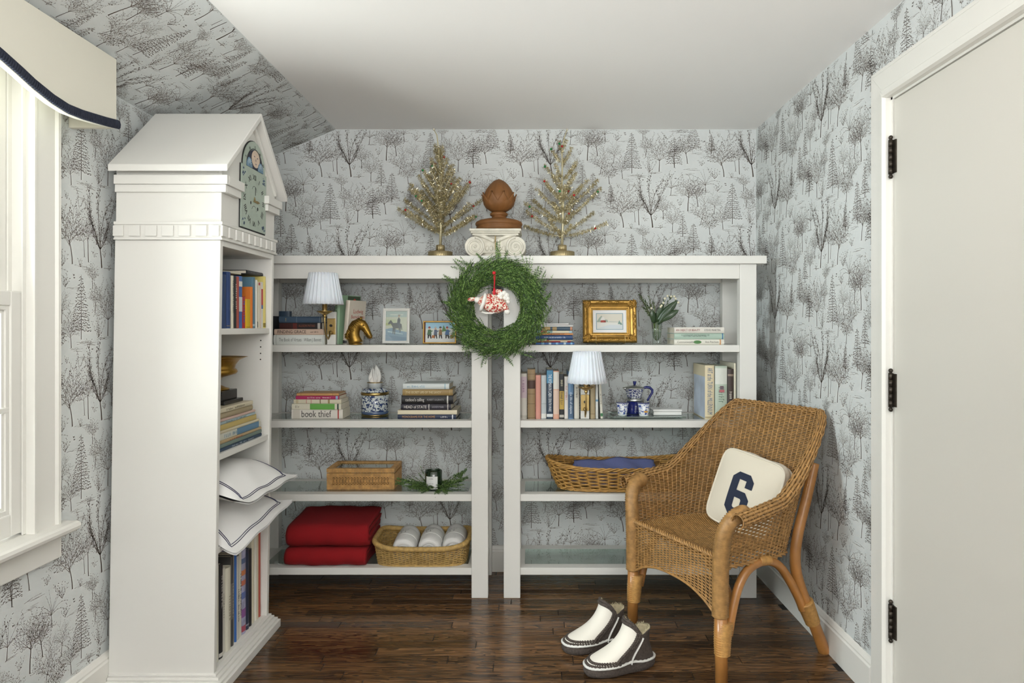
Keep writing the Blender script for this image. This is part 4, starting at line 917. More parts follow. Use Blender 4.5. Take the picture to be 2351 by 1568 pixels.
lamp(742, 745.5, 2.947, SH[0], 'brass lamp with white pleated shade on the upper shelf beside the bookcase', 761, 731, 768, 717, 627, 699)
lamp(1347.5, 1345.5, 2.947, SH[1], 'brass lamp with white pleated shade in the middle of the upright book row', 1343, 906, 943, 891, 807, 879)
# ================================================================ on the top of the units
TOPZ = 1.507
TINSEL = [mat('tinsel_champagne', hx('d8cda8'), .25, .85), mat('tinsel_pale', hx('efe9d2'), .2, .7), mat('tinsel_dark', hx('a89a6c'), .35, .8)]  # three strip tones, mixed at random
CHAMP = mat('champagne_wire', hx('d2c9a6'), .35, .6)
BRB = mat('antique_brass_base', hx('b3a37c'), .4, .7)
REDB = mat('red_bauble', (.45, .02, .02), .15, .3); GRNB = mat('green_bauble', (.02, .25, .07), .15, .3); CLRB = mat('clear_bauble', (.75, .72, .6), .1, .5)
def tinsel_tree(px, d, label, path, tiers, seed, nb, ll):
    x = PX(px, d); T = thing('tinsel_tree', label, 'christmas tree', (x, d, TOPZ)); R = random.Random(seed)
    m = MB(True); m.lathe([(.0555, .0003), (.0555, .036), (.05, .0375)], 96, (x, d, TOPZ), flute=lambda a, z: 1+.022*math.cos(36*a)); m.lathe([(.0195, .0376), (.0195, .066), (.016, .068)], 64, (x, d, TOPZ), flute=lambda a, z: 1+.05*math.cos(16*a)); m.build('fluted_base', BRB, T)
    pts = [V((PX(a, d), d, PZ(b, d))) for a, b in path]; pts[0].z = TOPZ+.06
    m = MB(True); n = len(pts); m.tube(pts, [.0068-.0050*i/(n-1) for i in range(n)], 8); m.build('trunk', CHAMP, T)
    def at(z):
        for a, b in zip(pts, pts[1:]):
            if a.z <= z <= b.z: return a.lerp(b, (z-a.z)/(b.z-a.z))
        return pts[-1]
    B = Blades(seed); tips = []; wires = MB(True)
    zt = pts[-1].z
    for (pyz, L, an, cnt) in tiers:
        z = PZ(pyz, d); ph = R.random()*6.28
        for k in range(cnt):
            a = ph+2*PI*k/cnt+R.uniform(-.25, .25); e = math.radians(an+R.uniform(-9, 9)); l = L*R.uniform(.88, 1.2)*(.62 if abs(math.sin(a)) > .8 else 1)
            p = at(z+R.uniform(-.012, .012)); dr = V((math.cos(a)*math.cos(e), math.sin(a)*math.cos(e)*.75, math.sin(e))); 
            q = [p, p+dr*l*.35+V((0, 0, -.004)), p+dr*l*.7, p+dr*l+V((0, 0, .008))]
            q = [V((v.x, min(v.y, YB-.012), min(v.z, ZC-.012))) for v in q]
            wires.tube(q, [.0017, .0014, .0012, .0008], 5)
            tips.append((q[2], q[3]))
            for i in range(int(l*ll*nb)):
                f = R.uniform(.16, 1); s_ = q[0].lerp(q[1], f*3) if f < .333 else (q[1].lerp(q[2], f*3-1) if f < .667 else q[2].lerp(q[3], f*3-2))
                o = V((R.uniform(-1, 1), R.uniform(-1, 1), R.uniform(-1, 1)))
                o = (o-dr*o.dot(dr)*.7).normalized(); le = R.uniform(.009, .018)
                if s_.y+le < YB-.002 and s_.z+le < ZC-.002: B.add(s_, o, le, .0011, R.choice((0, 0, 1, 2)))
    wires.build('branch_wires', CHAMP, T); stuff(T.children[-1])
    B.build('tinsel', TINSEL, T)
    for i in range(16):
        a, b = tips[(i*7+seed) % len(tips)]; p = a.lerp(b, R.random()); c = (REDB, GRNB, REDB, CLRB, GRNB)[i % 5]
        k = MB(True); k.ball((p.x, p.y-.008, p.z-.003), R.uniform(.0045, .0058), 10, 8); k.build('bauble', c, T)
    k = MB(True); tp = pts[-1]; k.ball((tp.x, tp.y, tp.z), .006, 10, 8); k.build('bauble', CLRB, T)
LAY = [(538, .205, 27, 8), (522, .215, 36, 7), (505, .20, 42, 7), (488, .175, 46, 7), (470, .155, 50, 7), (450, .125, 54, 6), (428, .10, 58, 6), (405, .08, 62, 5), (382, .062, 66, 4), (360, .045, 66, 3)]
tinsel_tree(1011, 3.17, 'full champagne tinsel tree left of the carved wooden finial', [(1011, 565), (1012, 520), (1013, 470), (1011, 420), (1009, 380), (1006, 335), (1003, 310), (996, 297)], LAY, 3, 1.0, 3000)
LAY2 = [(540, .20, 22, 7), (515, .205, 33, 6), (490, .18, 36, 6), (462, .15, 40, 5), (440, .115, 44, 4), (415, .115, 46, 4), (380, .085, 52, 3), (350, .05, 66, 3)]
tinsel_tree(1291, 3.17, 'sparse champagne tinsel tree right of the carved wooden finial', [(1290, 565), (1292, 520), (1293, 470), (1290, 420), (1291, 380), (1290, 345), (1296, 315), (1302, 298)], LAY2, 8, 1.0, 2600)
# plaster ionic capital
PL = mat('aged_white_plaster', (.72, .69, .60), .85, var=.12, vscale=25, bump=.3, bscale=90)
cd = 3.135; cx = PX(1139.5, cd); CAP = thing('column_capital', 'white plaster ionic capital under the carved wooden finial', 'capital', (cx, cd, TOPZ))
zt = PZ(524, cd-.1); hh = zt-TOPZ
m = MB(True)
for z0, z1, w_ in ((hh-.012, hh, .116), (hh-.020, hh-.0122, .111), (hh-.030, hh-.0202, .104)):
    m = MB(True); m.box((cx-w_, cd-w_*.86, TOPZ+z0), (cx+w_, cd+w_*.86, TOPZ+z1)); m.build('abacus', PL, CAP, bevel=.004)
zc = TOPZ+.046; rv = .0455; sx = .0905
for sg in (-1, 1):
    m = MB(True); m.tube([(cx+sg*sx, cd+.092, zc), (cx+sg*sx, cd+.06, zc), (cx+sg*sx, cd, zc), (cx+sg*sx, cd-.06, zc), (cx+sg*sx, cd-.092, zc)], [rv, rv*.93, rv*.8, rv*.93, rv], 32); vo = m.build('volute', PL, CAP)
    for yy in (cd-.0925, cd+.0925):
        m = MB(True); pts = []
        for i in range(70):
            a = PI/2+sg*(-i/69)*2*PI*2.6*-1; r_ = rv*.90*(1-i/69*.93); pts.append((cx+sg*sx+r_*math.cos(a)*1, yy, zc+r_*math.sin(a)))
        m.tube(pts, [.0062*(1-i/90) for i in range(70)], 6); m.build('volute_spiral', PL, vo)
        m = MB(True); m.ball((cx+sg*sx, yy, zc), .0065, 10, 8); m.build('volute_eye', PL, vo)
m = MB(True); m.box((cx-.075, cd-.075, TOPZ+.018), (cx+.075, cd+.075, TOPZ+hh-.0305)); m.build('capital_core', PL, CAP, bevel=.006)
m = MB(True); m.lathe([(.07, 0), (.082, .004), (.084, .012), (.08, .018)], 32, (cx, cd, TOPZ+.0003)); m.build('capital_neck', PL, CAP)
for sg in (-1, 1):
    m = MB(True); pts = [(cx+sg*(.004+.09*i/14), cd-.080, TOPZ+hh-.055+.028*math.sin(PI*.5*i/14)) for i in range(15)]; m.tube(pts, [.010-.004*i/14 for i in range(15)], 8); m.build('channel_scroll', PL, CAP)
for i in range(-2, 3):
    m = MB(True); m.ball((cx+i*.019, cd-.076, TOPZ+.040), .0085, 10, 8, (1, .6, 1.4)); m.build('egg_ornament', PL, CAP)
m = MB(True); m.box((cx-.0015, cd-.0915, TOPZ+.035), (cx+.0015, cd-.074, TOPZ+hh-.032)); m.build('mould_seam', mat('plaster_seam', hx('a8905c'), .8), CAP)
# carved wooden finial
WD = mat('carved_brown_wood', hx('7d5228'), .6, var=.22, vscale=14, bump=.25, bscale=120, stretch=(1, 1, .25))
fz = zt; FIN = thing('wooden_finial', 'carved brown wooden acorn finial standing on the plaster capital', 'finial', (cx+.012, cd, fz)); fx = cx+.012
sc_ = cd/F
m = MB(True); m.lathe([(.098, .0004), (.104, .006), (.104, .016), (.100, .021), (.106, .025), (.1085, .032), (.105, .040), (.092, .047), (.07, .052), (.045, .055), (.034, .060), (.032, .068), (.040, .072), (.0415, .079), (.037, .084), (.030, .088)], 48, (fx, cd, fz)); m.build('turned_base', WD, FIN)
m = MB(True); m.lathe([(.030, .0882), (.040, .094), (.058, .106), (.068, .122), (.0715, .138), (.070, .155), (.064, .176), (.054, .196), (.041, .214), (.026, .228), (.012, .236), (.004, .239)], 96, (fx, cd, fz), flute=lambda a, z: 1+(.03*abs(math.cos(7*a)) if z > .09 else 0)); bud = m.build('bud', WD, FIN)
for k in range(9):
    a = 2*PI*k/9+.15; M = Matrix.Translation((fx, cd, fz)) @ Matrix.Rotation(a, 4, 'Z')
    m = MB(True)
    def f(u, v, M=M):
        w_ = .027*math.sin(PI*min(1, .22+v*.80))*(1-.12*v); z = .096+.075*v; r0 = .034+(.0735-.034)*math.sin(PI/2*min(1, v*1.35))+.004+.007*sstep(.8, 1, v); y = (u-.5)*2*w_
        return M @ V((r0-.004*(abs(u-.5)*2)**2, y, z))
    m.grid(f, 7, 9); o = m.build('carved_leaf', WD, bud); s = o.modifiers.new('t', 'SOLIDIFY'); s.thickness = .006; s.offset = -1
# ================================================================ wreath with hanging ornament
wd_ = 2.955; wx, wz = PX(1140, wd_), PZ(705, wd_); WR = thing('cedar_wreath', 'round green cedar wreath hanging between the two bookshelves', 'wreath', (wx, wd_, wz))
B = Blades(21); R = B.R; R0 = .150; 
for i in range(1500):
    a = R.random()*2*PI; t = V((-math.sin(a), 0, math.cos(a)))*-1; rad = V((math.cos(a), 0, math.sin(a))); th = R.uniform(-PI*.95, PI*.05)
    off = rad*(math.cos(th)*.052*R.uniform(.5, 1))+V((0, math.sin(th)*.040*R.uniform(.7, 1.0), 0)); p = V((wx, wd_, wz))+rad*R0+off
    out = (rad*math.cos(th)+V((0, math.sin(th), 0))).normalized()
    d = t*1.0+out*R.uniform(.15, .5)+rad*R.uniform(-.1, .15); L = R.uniform(.045, .075)
    spray(B, p, d, L, out, 6, .0011, .015)
for px, py, ang, L in ((1150, 612, 95, .10), (1143, 600, 92, .08), (1155, 618, 80, .09), (1120, 610, 130, .07), (1208, 640, 98, .12), (1212, 648, 80, .12), (1225, 655, 75, .10), (1215, 660, 60, .10), (1235, 690, 70, .12), (1240, 720, 60, .10), (1240, 700, 45, .08), (1236, 745, 45, .11), (1225, 770, 20, .09), (1215, 785, 5, .10), (1170, 802, -20, .11), (1150, 806, -45, .08), (1120, 800, -110, .08), (1078, 770, -100, .10), (1065, 765, -85, .08), (1056, 745, -120, .07), (1040, 700, 160, .05), (1045, 650, 150, .06), (1070, 625, 145, .08), (1085, 615, 155, .09), (1235, 670, 80, .10)):
    for k in range(3):
        a = math.radians(ang+R.uniform(-9, 9)); p = V((PX(px, wd_), wd_-.02+R.uniform(-.02, .02), PZ(py, wd_))); spray(B, p, (math.cos(a), R.uniform(-.1, .1), math.sin(a)), L*R.uniform(.8, 1.1), (0, -1, 0), 9, .0011, .015)
B.build('cedar_sprays', GREENS, WR)
m = MB(True); m.tube([(wx+R0*math.cos(2*PI*i/40), wd_+.004, wz+R0*math.sin(2*PI*i/40)) for i in range(41)], .016, 8, False); m.build('wreath_ring', mat('twig_brown', (.05, .04, .02), .8), WR)
# ornament
def toile():
    m = mat('red_toile_cloth', hx('e6dccb'), .85); nt = m.node_tree; b = nt.nodes['Principled BSDF']; tc = nt.nodes.new('ShaderNodeTexCoord')
    n = nt.nodes.new('ShaderNodeTexNoise'); n.inputs['Scale'].default_value = 95; n.inputs['Detail'].default_value = 3; n.inputs['Distortion'].default_value = 1.5; nt.links.new(tc.outputs['Object'], n.inputs[0])
    r = nt.nodes.new('ShaderNodeValToRGB'); e = r.color_ramp.elements; e[0].position = .49; e[0].color = hx('e6dccb')+(1,); e[1].position = .53; e[1].color = hx('b5382f')+(1,); nt.links.new(n.outputs[0], r.inputs[0]); nt.links.new(r.outputs[0], b.inputs['Base Color']); return m
TOI = toile(); FLC = mat('white_fleece', (.80, .78, .73), .95, bump=.8, bscale=160)
od = 2.885; OP = lambda px, py, dy=0: (PX(px, od), od+dy, PZ(py, od))
OR = thing('fabric_ornament', 'red and white print cloth figure ornament hanging in the wreath', 'ornament', OP(1135, 640))
m = MB(True); m.tube([OP(1098, 690), OP(1106, 692), OP(1118, 693), OP(1132, 697), OP(1145, 700), OP(1153, 699), OP(1160, 696)], [.010, .022, .033, .037, .033, .026, .014], 14, flat=1.12); m.build('body', TOI, OR)
m = MB(True); m.tube([OP(1074, 689), OP(1078, 688), OP(1085, 687), OP(1092, 686)], [.004, .0105, .0115, .009], 12, flat=.8); m.build('boot', TOI, OR)
m = MB(True); m.tube([OP(1090, 686), OP(1094, 688), OP(1099, 689), OP(1103, 690)], [.009, .0155, .0155, .009], 12, flat=.85); m.build('fleece_cuff', FLC, OR)
m = MB(True); m.tube([OP(1153, 692, -.006), OP(1158, 700, -.012), OP(1162, 708, -.014), OP(1165, 714, -.014)], [.009, .012, .011, .009], 12); m.build('sleeve', TOI, OR)
m = MB(True); m.tube([OP(1163, 711, -.014), OP(1165, 716, -.014), OP(1166, 722, -.014)], [.009, .0135, .007], 12); m.build('fleece_cuff', FLC, OR)
m = MB(True); m.tube([OP(1115, 675, -.018), OP(1114, 684, -.030), OP(1111, 696, -.031), OP(1106, 708, -.024), OP(1104, 714, -.012)], [.006, .0075, .0075, .0075, .006], 10); m.build('fleece_band', FLC, OR)
m = MB(True); m.tube([OP(1104, 715, -.006), OP(1115, 719, -.010), OP(1130, 719, -.012), OP(1142, 715, -.010), OP(1151, 709, -.006)], .0042, 8); m.build('fleece_hem', FLC, OR)
m = MB(True); m.ball(OP(1160, 683), .016, 14, 10, (1, .9, 1)); m.build('head', mat('cream_cloth', hx('dcc9a8'), .9), OR)
m = MB(True)
for px, py, r_ in ((1146, 681, .010), (1152, 676, .011), (1158, 673, .0105), (1164, 678, .011), (1166, 686, .011), (1167, 693, .009), (1150, 684, .009), (1160, 684, .010)): m.ball(OP(px, py, -.010), r_, 10, 8)
m.build('fleece_beard', FLC, OR)
m = MB(True); m.tube([OP(1130, 672), OP(1134, 671), OP(1141, 670), OP(1149, 671), OP(1154, 674)], [.004, .0085, .012, .013, .008], 12); m.build('cap', TOI, OR)
REDR = mat('red_cord', (.55, .01, .02), .6)
m = MB(True); m.tube([OP(1135, 634, -.030), OP(1135.6, 645, -.022), OP(1135, 660, -.012), OP(1134.5, 676, -.006)], .0019, 6); m.tube([OP(1138, 632, -.030), OP(1137, 645, -.018), OP(1135.6, 660, -.010)], .0016, 6); m.build('hanging_cord', REDR, OR)
m = MB(True); m.ball(OP(1135.3, 628, -.032), .0075, 12, 8); m.build('pompom', REDR, OR)
m = MB(True); m.tube([OP(1135.5, 662, -.014), OP(1135, 671, -.014), OP(1135, 679, -.012)], [.0045, .006, .0045], 8); m.build('cord_tassel', REDR, OR)
# ================================================================ shelf objects
def pic(parent, rect, y, polys, name='picture_print'):
    x0, z0, x1, z1 = rect; m = MB(); ms = []; k = 0
    for pts, c in polys:
        c = dyn(hx(c), .6)
        if c not in ms: ms.append(c)
        m.cur = ms.index(c); k += 1; e = y-.00004*k
        m.add([(x0+(x1-x0)*p, e, z0+(z1-z0)*q) for p, q in pts], [list(range(len(pts)))])
    return stuff(m.build(name, ms, parent))
def el(cx, cy, rx, ry, n=12): return [(cx+rx*math.cos(2*PI*i/n), cy+ry*math.sin(2*PI*i/n)) for i in range(n)]
def rc(a, b, c, d): return [(a, b), (c, b), (c, d), (a, d)]
def frame_sides(parent, w_, h, prof, m, name='frame_side', bevel=0):
    """four mitred sides; prof = [(inset, depth towards viewer)]"""
    for i in range(4):
        b = MB(); vs = []; n = len(prof)
        cs = [(-w_/2, 0, 1, 1), (w_/2, 0, -1, 1), (w_/2, h, -1, -1), (-w_/2, h, 1, -1)]
        a, c = cs[i], cs[(i+1) % 4]
        for q in (a, c):
            for ins, dp in prof: vs.append((q[0]+q[2]*ins, -dp, q[1]+q[3]*ins))
        fs = [(k, (k+1) % n, n+(k+1) % n, n+k) for k in range(n)]+[tuple(range(n))[::-1], tuple(range(n, 2*n))]
        b.add(vs, fs); b.build(name, m, parent, bevel=bevel)
def picture(name, label, px0, px1, py0, py1, d, z0, tilt):
    w_ = (px1-px0)*d/F; h = (py1-py0)*d/F
    T = thing(name, label, 'picture frame', (PX((px0+px1)/2, d), d+.012, z0+.0035), rot=(-tilt, 0, 0)); return T, w_, h
# white frame: horse and rider at the shore
T, w_, h = picture('photo_frame', 'narrow white frame with picture of a horse and rider by the sea', 877, 939, 707, 789, 3.10, SH[0], .12)
frame_sides(T, w_, h, [(0, -.006), (0, .008), (.003, .011), (.007, .011), (.009, .007), (.0125, .005), (.0125, -.006)], mat('white_frame', (.78, .77, .73), .4))
m = MB(); m.box((-w_/2+.004, .002, .004), (w_/2-.004, .006, h-.004)); m.build('backing_board', mat('dark_board', (.05, .05, .05), .8), T)
hs = [(.17, .30), (.15, .60), (.10, .62), (.06, .60), (.04, .56), (.10, .54), (.20, .64), (.26, .68), (.36, .62), (.66, .62), (.76, .56), (.75, .36), (.72, .30), (.69, .30), (.70, .40), (.66, .45), (.45, .44), (.43, .24), (.40, .24), (.40, .44), (.34, .46), (.33, .26), (.30, .26)]
horse = [(.13, .62), (.20, .68), (.24, .70), (.34, .60), (.62, .61), (.74, .56), (.77, .38), (.74, .36), (.71, .46), (.69, .28), (.65, .28), (.65, .43), (.46, .42), (.44, .22), (.41, .22), (.40, .42), (.36, .24), (.33, .24), (.33, .46), (.27, .54), (.22, .58), (.14, .55), (.11, .57)]
pic(T, (-w_/2+.012, .012, w_/2-.012, h-.012), .001, [(rc(0, 0, 1, 1), 'c3bfae'), (rc(0, .80, 1, 1), 'a8b0b0'), (rc(0, .60, .5, .72), 'b9bb98'), (rc(0, .52, .4, .60), 'a9a873'), ([(0, 0), (1, 0), (1, .30), (.7, .34), (.3, .44), (0, .40)], '6d86a0'), ([(0, 0), (1, 0), (1, .12), (0, .2)], '557290'), ([(.1, .30), (.8, .22), (.8, .25), (.1, .34)], 'a9bac6'), (rc(.2, .86, .8, .90), 'c3c5bf'), (horse, '2a2a2c'), ([(.52, .52), (.66, .52), (.68, .72), (.60, .80), (.54, .72)], '262c3a'), (el(.61, .83, .045, .035), 'b08a74'), (rc(.55, .86, .68, .875), '1f2228'), ([(.60, .52), (.66, .52), (.64, .36), (.60, .36)], '30364a')])
m = MB(); m.box((-w_/2+.010, -.0005, .010), (w_/2-.010, .0005-.0002, h-.010)); m.build('glazing', GLASS, T, loc=(0, -.0018, 0))
# small gold frame
T, w_, h = picture('gilt_frame', 'small gold frame with picture of carollers carrying a tree in snow', 970, 1047, 737, 789.5, 3.09, SH[0], .10)
GOLD = mat('worn_gold_leaf', hx('b08a46'), .38, .75, var=.2, vscale=40, bump=.15, bscale=120)
frame_sides(T, w_, h, [(0, -.006), (0, .006), (.002, .009), (.0045, .009), (.0065, .006), (.0065, -.006)], GOLD)
m = MB(); m.box((-w_/2+.003, .002, .003), (w_/2-.003, .006, h-.003)); m.build('backing_board', MATS['dark_board'], T)
P = [(rc(0, 0, 1, 1), 'b9cfd6'), (rc(0, .62, 1, 1), '9cc4d8'), ([(0, 0), (1, 0), (1, .35), (.5, .42), (0, .36)], 'd3d6d2'), (rc(0, .36, 1, .7), 'c9cfca'), (rc(0, 0, .035, 1), '6f3a30')]
def fig(cx, coat, hat, s=1.0):
    return [([(cx-.05*s, .20), (cx-.02, .20), (cx+.0, .36), (cx+.04*s, .18), (cx+.07*s, .20), (cx+.05*s, .42), (cx-.05*s, .42)], '33302e'), ([(cx-.065*s, .38), (cx+.065*s, .38), (cx+.05*s, .64), (cx-.04*s, .64)], coat), (el(cx, .69, .03, .05, 8), 'c69a80'), ([(cx-.045, .72), (cx+.045, .72), (cx+.02, .80), (cx-.03, .79)], hat), ([(cx+.03, .50), (cx+.11, .56), (cx+.10, .60), (cx+.03, .58)], coat)]
P += fig(.16, '4c6a4e', '8a3a34', 1.1)+fig(.36, '5a6478', 'a8b0b4', .9)+fig(.52, '8a6a4a', '3a3a3c', .9)+fig(.74, '4c6f96', '9a4038', 1.1)
P += [([(.56, .52), (.72, .58), (.62, .86)], '5a7f52'), ([(.24, .22), (.33, .22), (.33, .36), (.25, .36)], 'a86a3a'), ([(.84, .20), (.95, .20), (.96, .38), (.85, .36)], 'b0663a'), ([(.93, .36), (.99, .40), (.94, .44)], 'b0663a')]
pic(T, (-w_/2+.006, .006, w_/2-.006, h-.006), .001, P)
# ornate gold frame on a wire easel
T, w_, h = picture('ornate_frame', 'ornate gold frame with small winter cabin picture on a brass easel', 1339, 1463, 687, 786, 3.12, SH[0], .13)
T.location.z += .004
prof = [(0, -.010), (0, .010), (.003, .017), (.008, .020), (.014, .019), (.020, .013), (.027, .009), (.032, .010), (.034, .013), (.038, .013), (.040, .008), (.046, .006), (.046, -.010)]
frame_sides(T, w_, h, prof, GOLD)
R = random.Random(2); GH = mat('carved_gold', hx('a37c38'), .42, .7, var=.25, vscale=60)
for sx_, sz_ in ((-1, 0), (1, 0), (-1, 1), (1, 1)):
    k = MB(); cxx, czz = sx_*(w_/2-.020), (h-.020 if sz_ else .020)
    for i in range(34):
        a = R.random()*6.28; rr = R.uniform(0, .021); p = (cxx+rr*math.cos(a), -.0175-R.uniform(0, .004), czz+rr*math.sin(a)); k.ball(p, R.uniform(.0022, .0052), 8, 6, (1, .6, 1))
    for j in range(3):
        pts = [(cxx+.016*math.cos(t*.8+j*2.1)*(1-t/7), -.020, czz+.016*math.sin(t*.8+j*2.1)*(1-t/7)) for t in range(7)]; k.tube(pts, .0026, 6)
    k.build('corner_scroll', GH, T); stuff(T.children[-1])
for (ax, az, bx_, bz) in ((-.06, h-.012, .06, h-.012), (-.06, .013, .06, .013), (-w_/2+.013, .06, -w_/2+.013, h-.06), (w_/2-.013, .06, w_/2-.013, h-.06)):
    k = MB(); n = 16
    for i in range(n):
        f = i/(n-1); k.ball((ax+(bx_-ax)*f, -.0185, az+(bz-az)*f), .0045-.0015*math.cos(f*20), 8, 6, (1.3, .5, 1.0))
    k.build('leaf_moulding', GH, T); stuff(T.children[-1])
m = MB(); m.box((-w_/2+.044, .0, .044), (w_/2-.044, .004, h-.044)); m.build('mount_board', mat('mount_white', (.80, .80, .80), .8), T)
ix, iz = w_/2-.061, .060
pic(T, (-ix, iz, ix, h-iz), -.0002, [(rc(0, 0, 1, 1), '7f9fae'), (rc(.025, .04, .975, .96), 'd3cfc2'), (rc(.03, .04, .97, .42), 'd8d8d2'), ([(.03, .5), (.12, .72), (.2, .85), (.3, .62), (.42, .6), (.45, .46), (.03, .46)], '9aa79a'), (rc(.17, .44, .30, .58), 'a84a3e'), ([(.15, .56), (.21, .76), (.30, .76), (.33, .58)], 'dcdad4'), (rc(.30, .44, .36, .56), '8a3a34'), ([(.48, .46), (.86, .46), (.86, .48), (.48, .5)], 'a9b2b2'), ([(.80, .34), (.86, .58), (.92, .34)], '6f8f88'), ([(.88, .30), (.92, .46), (.97, .30)], '6f8f88'), ([(.03, .08), (.5, .3), (.97, .28), (.97, .06)], 'c9d0d4')])
m = MB()
for sg in (-1, 1):
    m.tube([(sg*.066, -.026, -.004), (sg*.066, -.026, .008), (sg*.066, -.030, .026), (sg*.063, -.030, .028)], .0016, 6); m.tube([(sg*.066, -.026, -.004), (sg*.05, .05, -.003)], .0016, 6)
m.tube([(-.063, -.030, .028), (0, -.030, .029), (.063, -.030, .028)], .0014, 6); m.build('wire_easel', BRASS, T)
# brass horse head bookend
hd = 3.036; HB = thing('horse_bookend', 'brass horse head bookend holding the leaning books', 'bookend', (PX(815, hd), hd, SH[0]))
AB = mat('antique_brass', hx('8f6f30'), .34, .85, var=.25, vscale=30, bump=.25, bscale=70)
hp = lambda px, py, dy=0: (PX(px, hd), hd+dy, PZ(py, hd))
kx = hd/F
m = MB(True); pth = [(817, 789, 17, .021), (815, 783, 15.5, .021), (812, 774, 14.5, .021), (811, 764, 14.5, .021), (813, 755, 14.5, .021), (818, 747, 14, .021), (825, 743, 13, .0205), (832, 746, 11.5, .019), (838, 753, 9.5, .0165), (843, 761, 7.5, .0135), (847, 768, 6.6, .012), (850, 773, 5.8, .0105), (852, 777, 3.5, .007)]
m.tube([hp(a, b) for a, b, c, e in pth], [(e, c*kx) for a, b, c, e in pth], 16, up=(0, 1, 0)); hb = m.build('horse_head', AB, HB)
m = MB(True)
for sy_ in (-1, 1): m.tube([hp(828, 736, sy_*.010), hp(829, 731, sy_*.011), hp(830, 726, sy_*.012)], [.0045, .0042, .0006], 6)
m.build('ear', AB, HB)
m = MB(True); R = random.Random(6)
for i in range(15):
    f = i/14; bx_ = 824-27*f-5*math.sin(f*3); by = 730+38*f; 
    for sy_ in (-.009, 0, .009): m.tube([hp(bx_, by, sy_), hp(bx_-1+R.uniform(-2, 1), by+6, sy_*1.9-.004), hp(bx_+5+R.uniform(-2, 4), by+13, sy_*2.3-.006)], [.0026, .0040, .0008], 5)
m.build('mane', AB, HB); stuff(HB.children[-1])
for sy_ in (-1, 1):
    m = MB(True); m.ball(hp(836, 747, sy_*.0165), .0042, 8, 6); m.build('eye', AB, HB)
    m = MB(True); m.ball(hp(850, 771, sy_*.009), .003, 8, 6); m.build('nostril', MATS['dark_board'], HB)
m = MB(True); m.tube([hp(836, 757, -.0185), hp(842, 764, -.015), hp(847, 771, -.0115)], .0018, 6); m.tube([hp(846, 778, -.004), hp(841, 770, -.012), hp(837, 765, -.016)], .0015, 6); m.build('bridle_strap', AB, HB)
m = MB(True); m.lathe([(.028, .0004), (.029, .004), (.027, .007), (.024, .009)], 24, (PX(817, hd), hd, SH[0]), M=None); m.build('bookend_base', AB, HB)
# ---- porcelain tissue jar
def delft(name, sc, base='d4d9d8', ink_='2f4478', th=.52):
    m = mat(name, hx(base), .18, coat=.6); nt = m.node_tree; b = nt.nodes['Principled BSDF']; tc = nt.nodes.new('ShaderNodeTexCoord')
    v = nt.nodes.new('ShaderNodeTexNoise'); v.inputs['Scale'].default_value = sc; v.inputs['Detail'].default_value = 2.5; v.inputs['Distortion'].default_value = 2.2; nt.links.new(tc.outputs['Object'], v.inputs[0])
    r = nt.nodes.new('ShaderNodeValToRGB'); e = r.color_ramp.elements; e[0].position = th-.02; e[0].color = hx(base)+(1,); e[1].position = th+.03; e[1].color = hx(ink_)+(1,); nt.links.new(v.outputs[0], r.inputs[0]); nt.links.new(r.outputs[0], b.inputs['Base Color']); return m
jd = 3.215; jx = PX(861, jd); TJ = thing('tissue_jar', 'blue and white porcelain tissue jar with gold bands between the book stacks', 'jar', (jx, jd, SH[1]))
jz = SH[1]; POR = delft('porcelain_floral', 42, 'ccd3d4', '2c3f6c', .515); PORP = mat('porcelain_plain', hx('cfd4d4'), .2, coat=.5)
zz = lambda py: PZ(py, jd)-jz
m = MB(True); m.lathe([(.058, .006), (.0615, .014), (.0635, .03), (.0638, zz(925)), (.0635, zz(906))], 48, (jx, jd, jz)); m.build('jar_body', POR, TJ)
m = MB(True); m.lathe([(.0635, zz(899)), (.061, zz(896)), (.052, zz(892)), (.038, zz(889))], 48, (jx, jd, jz)); m.build('jar_shoulder', POR, TJ)
m = MB(True); m.lathe([(.0335, zz(890)), (.0335, zz(880)), (.0355, zz(878.5)), (.030, zz(878.5)), (.030, zz(885))], 40, (jx, jd, jz)); m.build('jar_neck', PORP, TJ)
for a, b, r_ in ((zz(906), zz(899), .0655), (.0004, .006, .0625), (zz(879), zz(877), .0368)):
    m = MB(True); m.lathe([(r_-.003, a), (r_, (a*3+b)/4), (r_, (a+3*b)/4), (r_-.003, b)], 48, (jx, jd, jz)); m.build('gold_band', BRASS, TJ)
m = MB(True); m.lathe([(.0620, .0062), (.0628, .011), (.0641, .019), (.0638, .0195)], 48, (jx, jd, jz)); m.build('blue_band', mat('porcelain_blue', hx('4d5f80'), .25, coat=.5), TJ)
tz = jz+zz(880); TI = thing('tissue', 'white tissue pulled up out of the porcelain jar', 'tissue', (jx, jd, tz-.01)); R = random.Random(9)
for k, (a0, hgt, rr, ln) in enumerate(((.2, .098, .024, -.004), (1.9, .080, .022, .010), (3.4, .066, .026, .016), (5.0, .085, .02, -.012))):
    m = MB(True)
    def f(u, v, a0=a0, hgt=hgt, rr=rr, ln=ln):
        a = a0+(u-.5)*3.0; r_ = (.010+rr*math.sin(PI*min(1, v*1.02))**.8*(.8+.35*math.cos(5*a)))*(1-.35*v); return (jx+r_*math.cos(a)+ln*v, jd+r_*math.sin(a)*.8, tz-.008+hgt*v*(1-.25*abs(u-.5)*2)+.006*math.cos(9*a)*v)
    m.grid(f, 22, 12); o = m.build('tissue_fold', mat('tissue_paper', (.86, .85, .82), .9), TI); s = o.modifiers.new('t', 'SOLIDIFY'); s.thickness = .0006
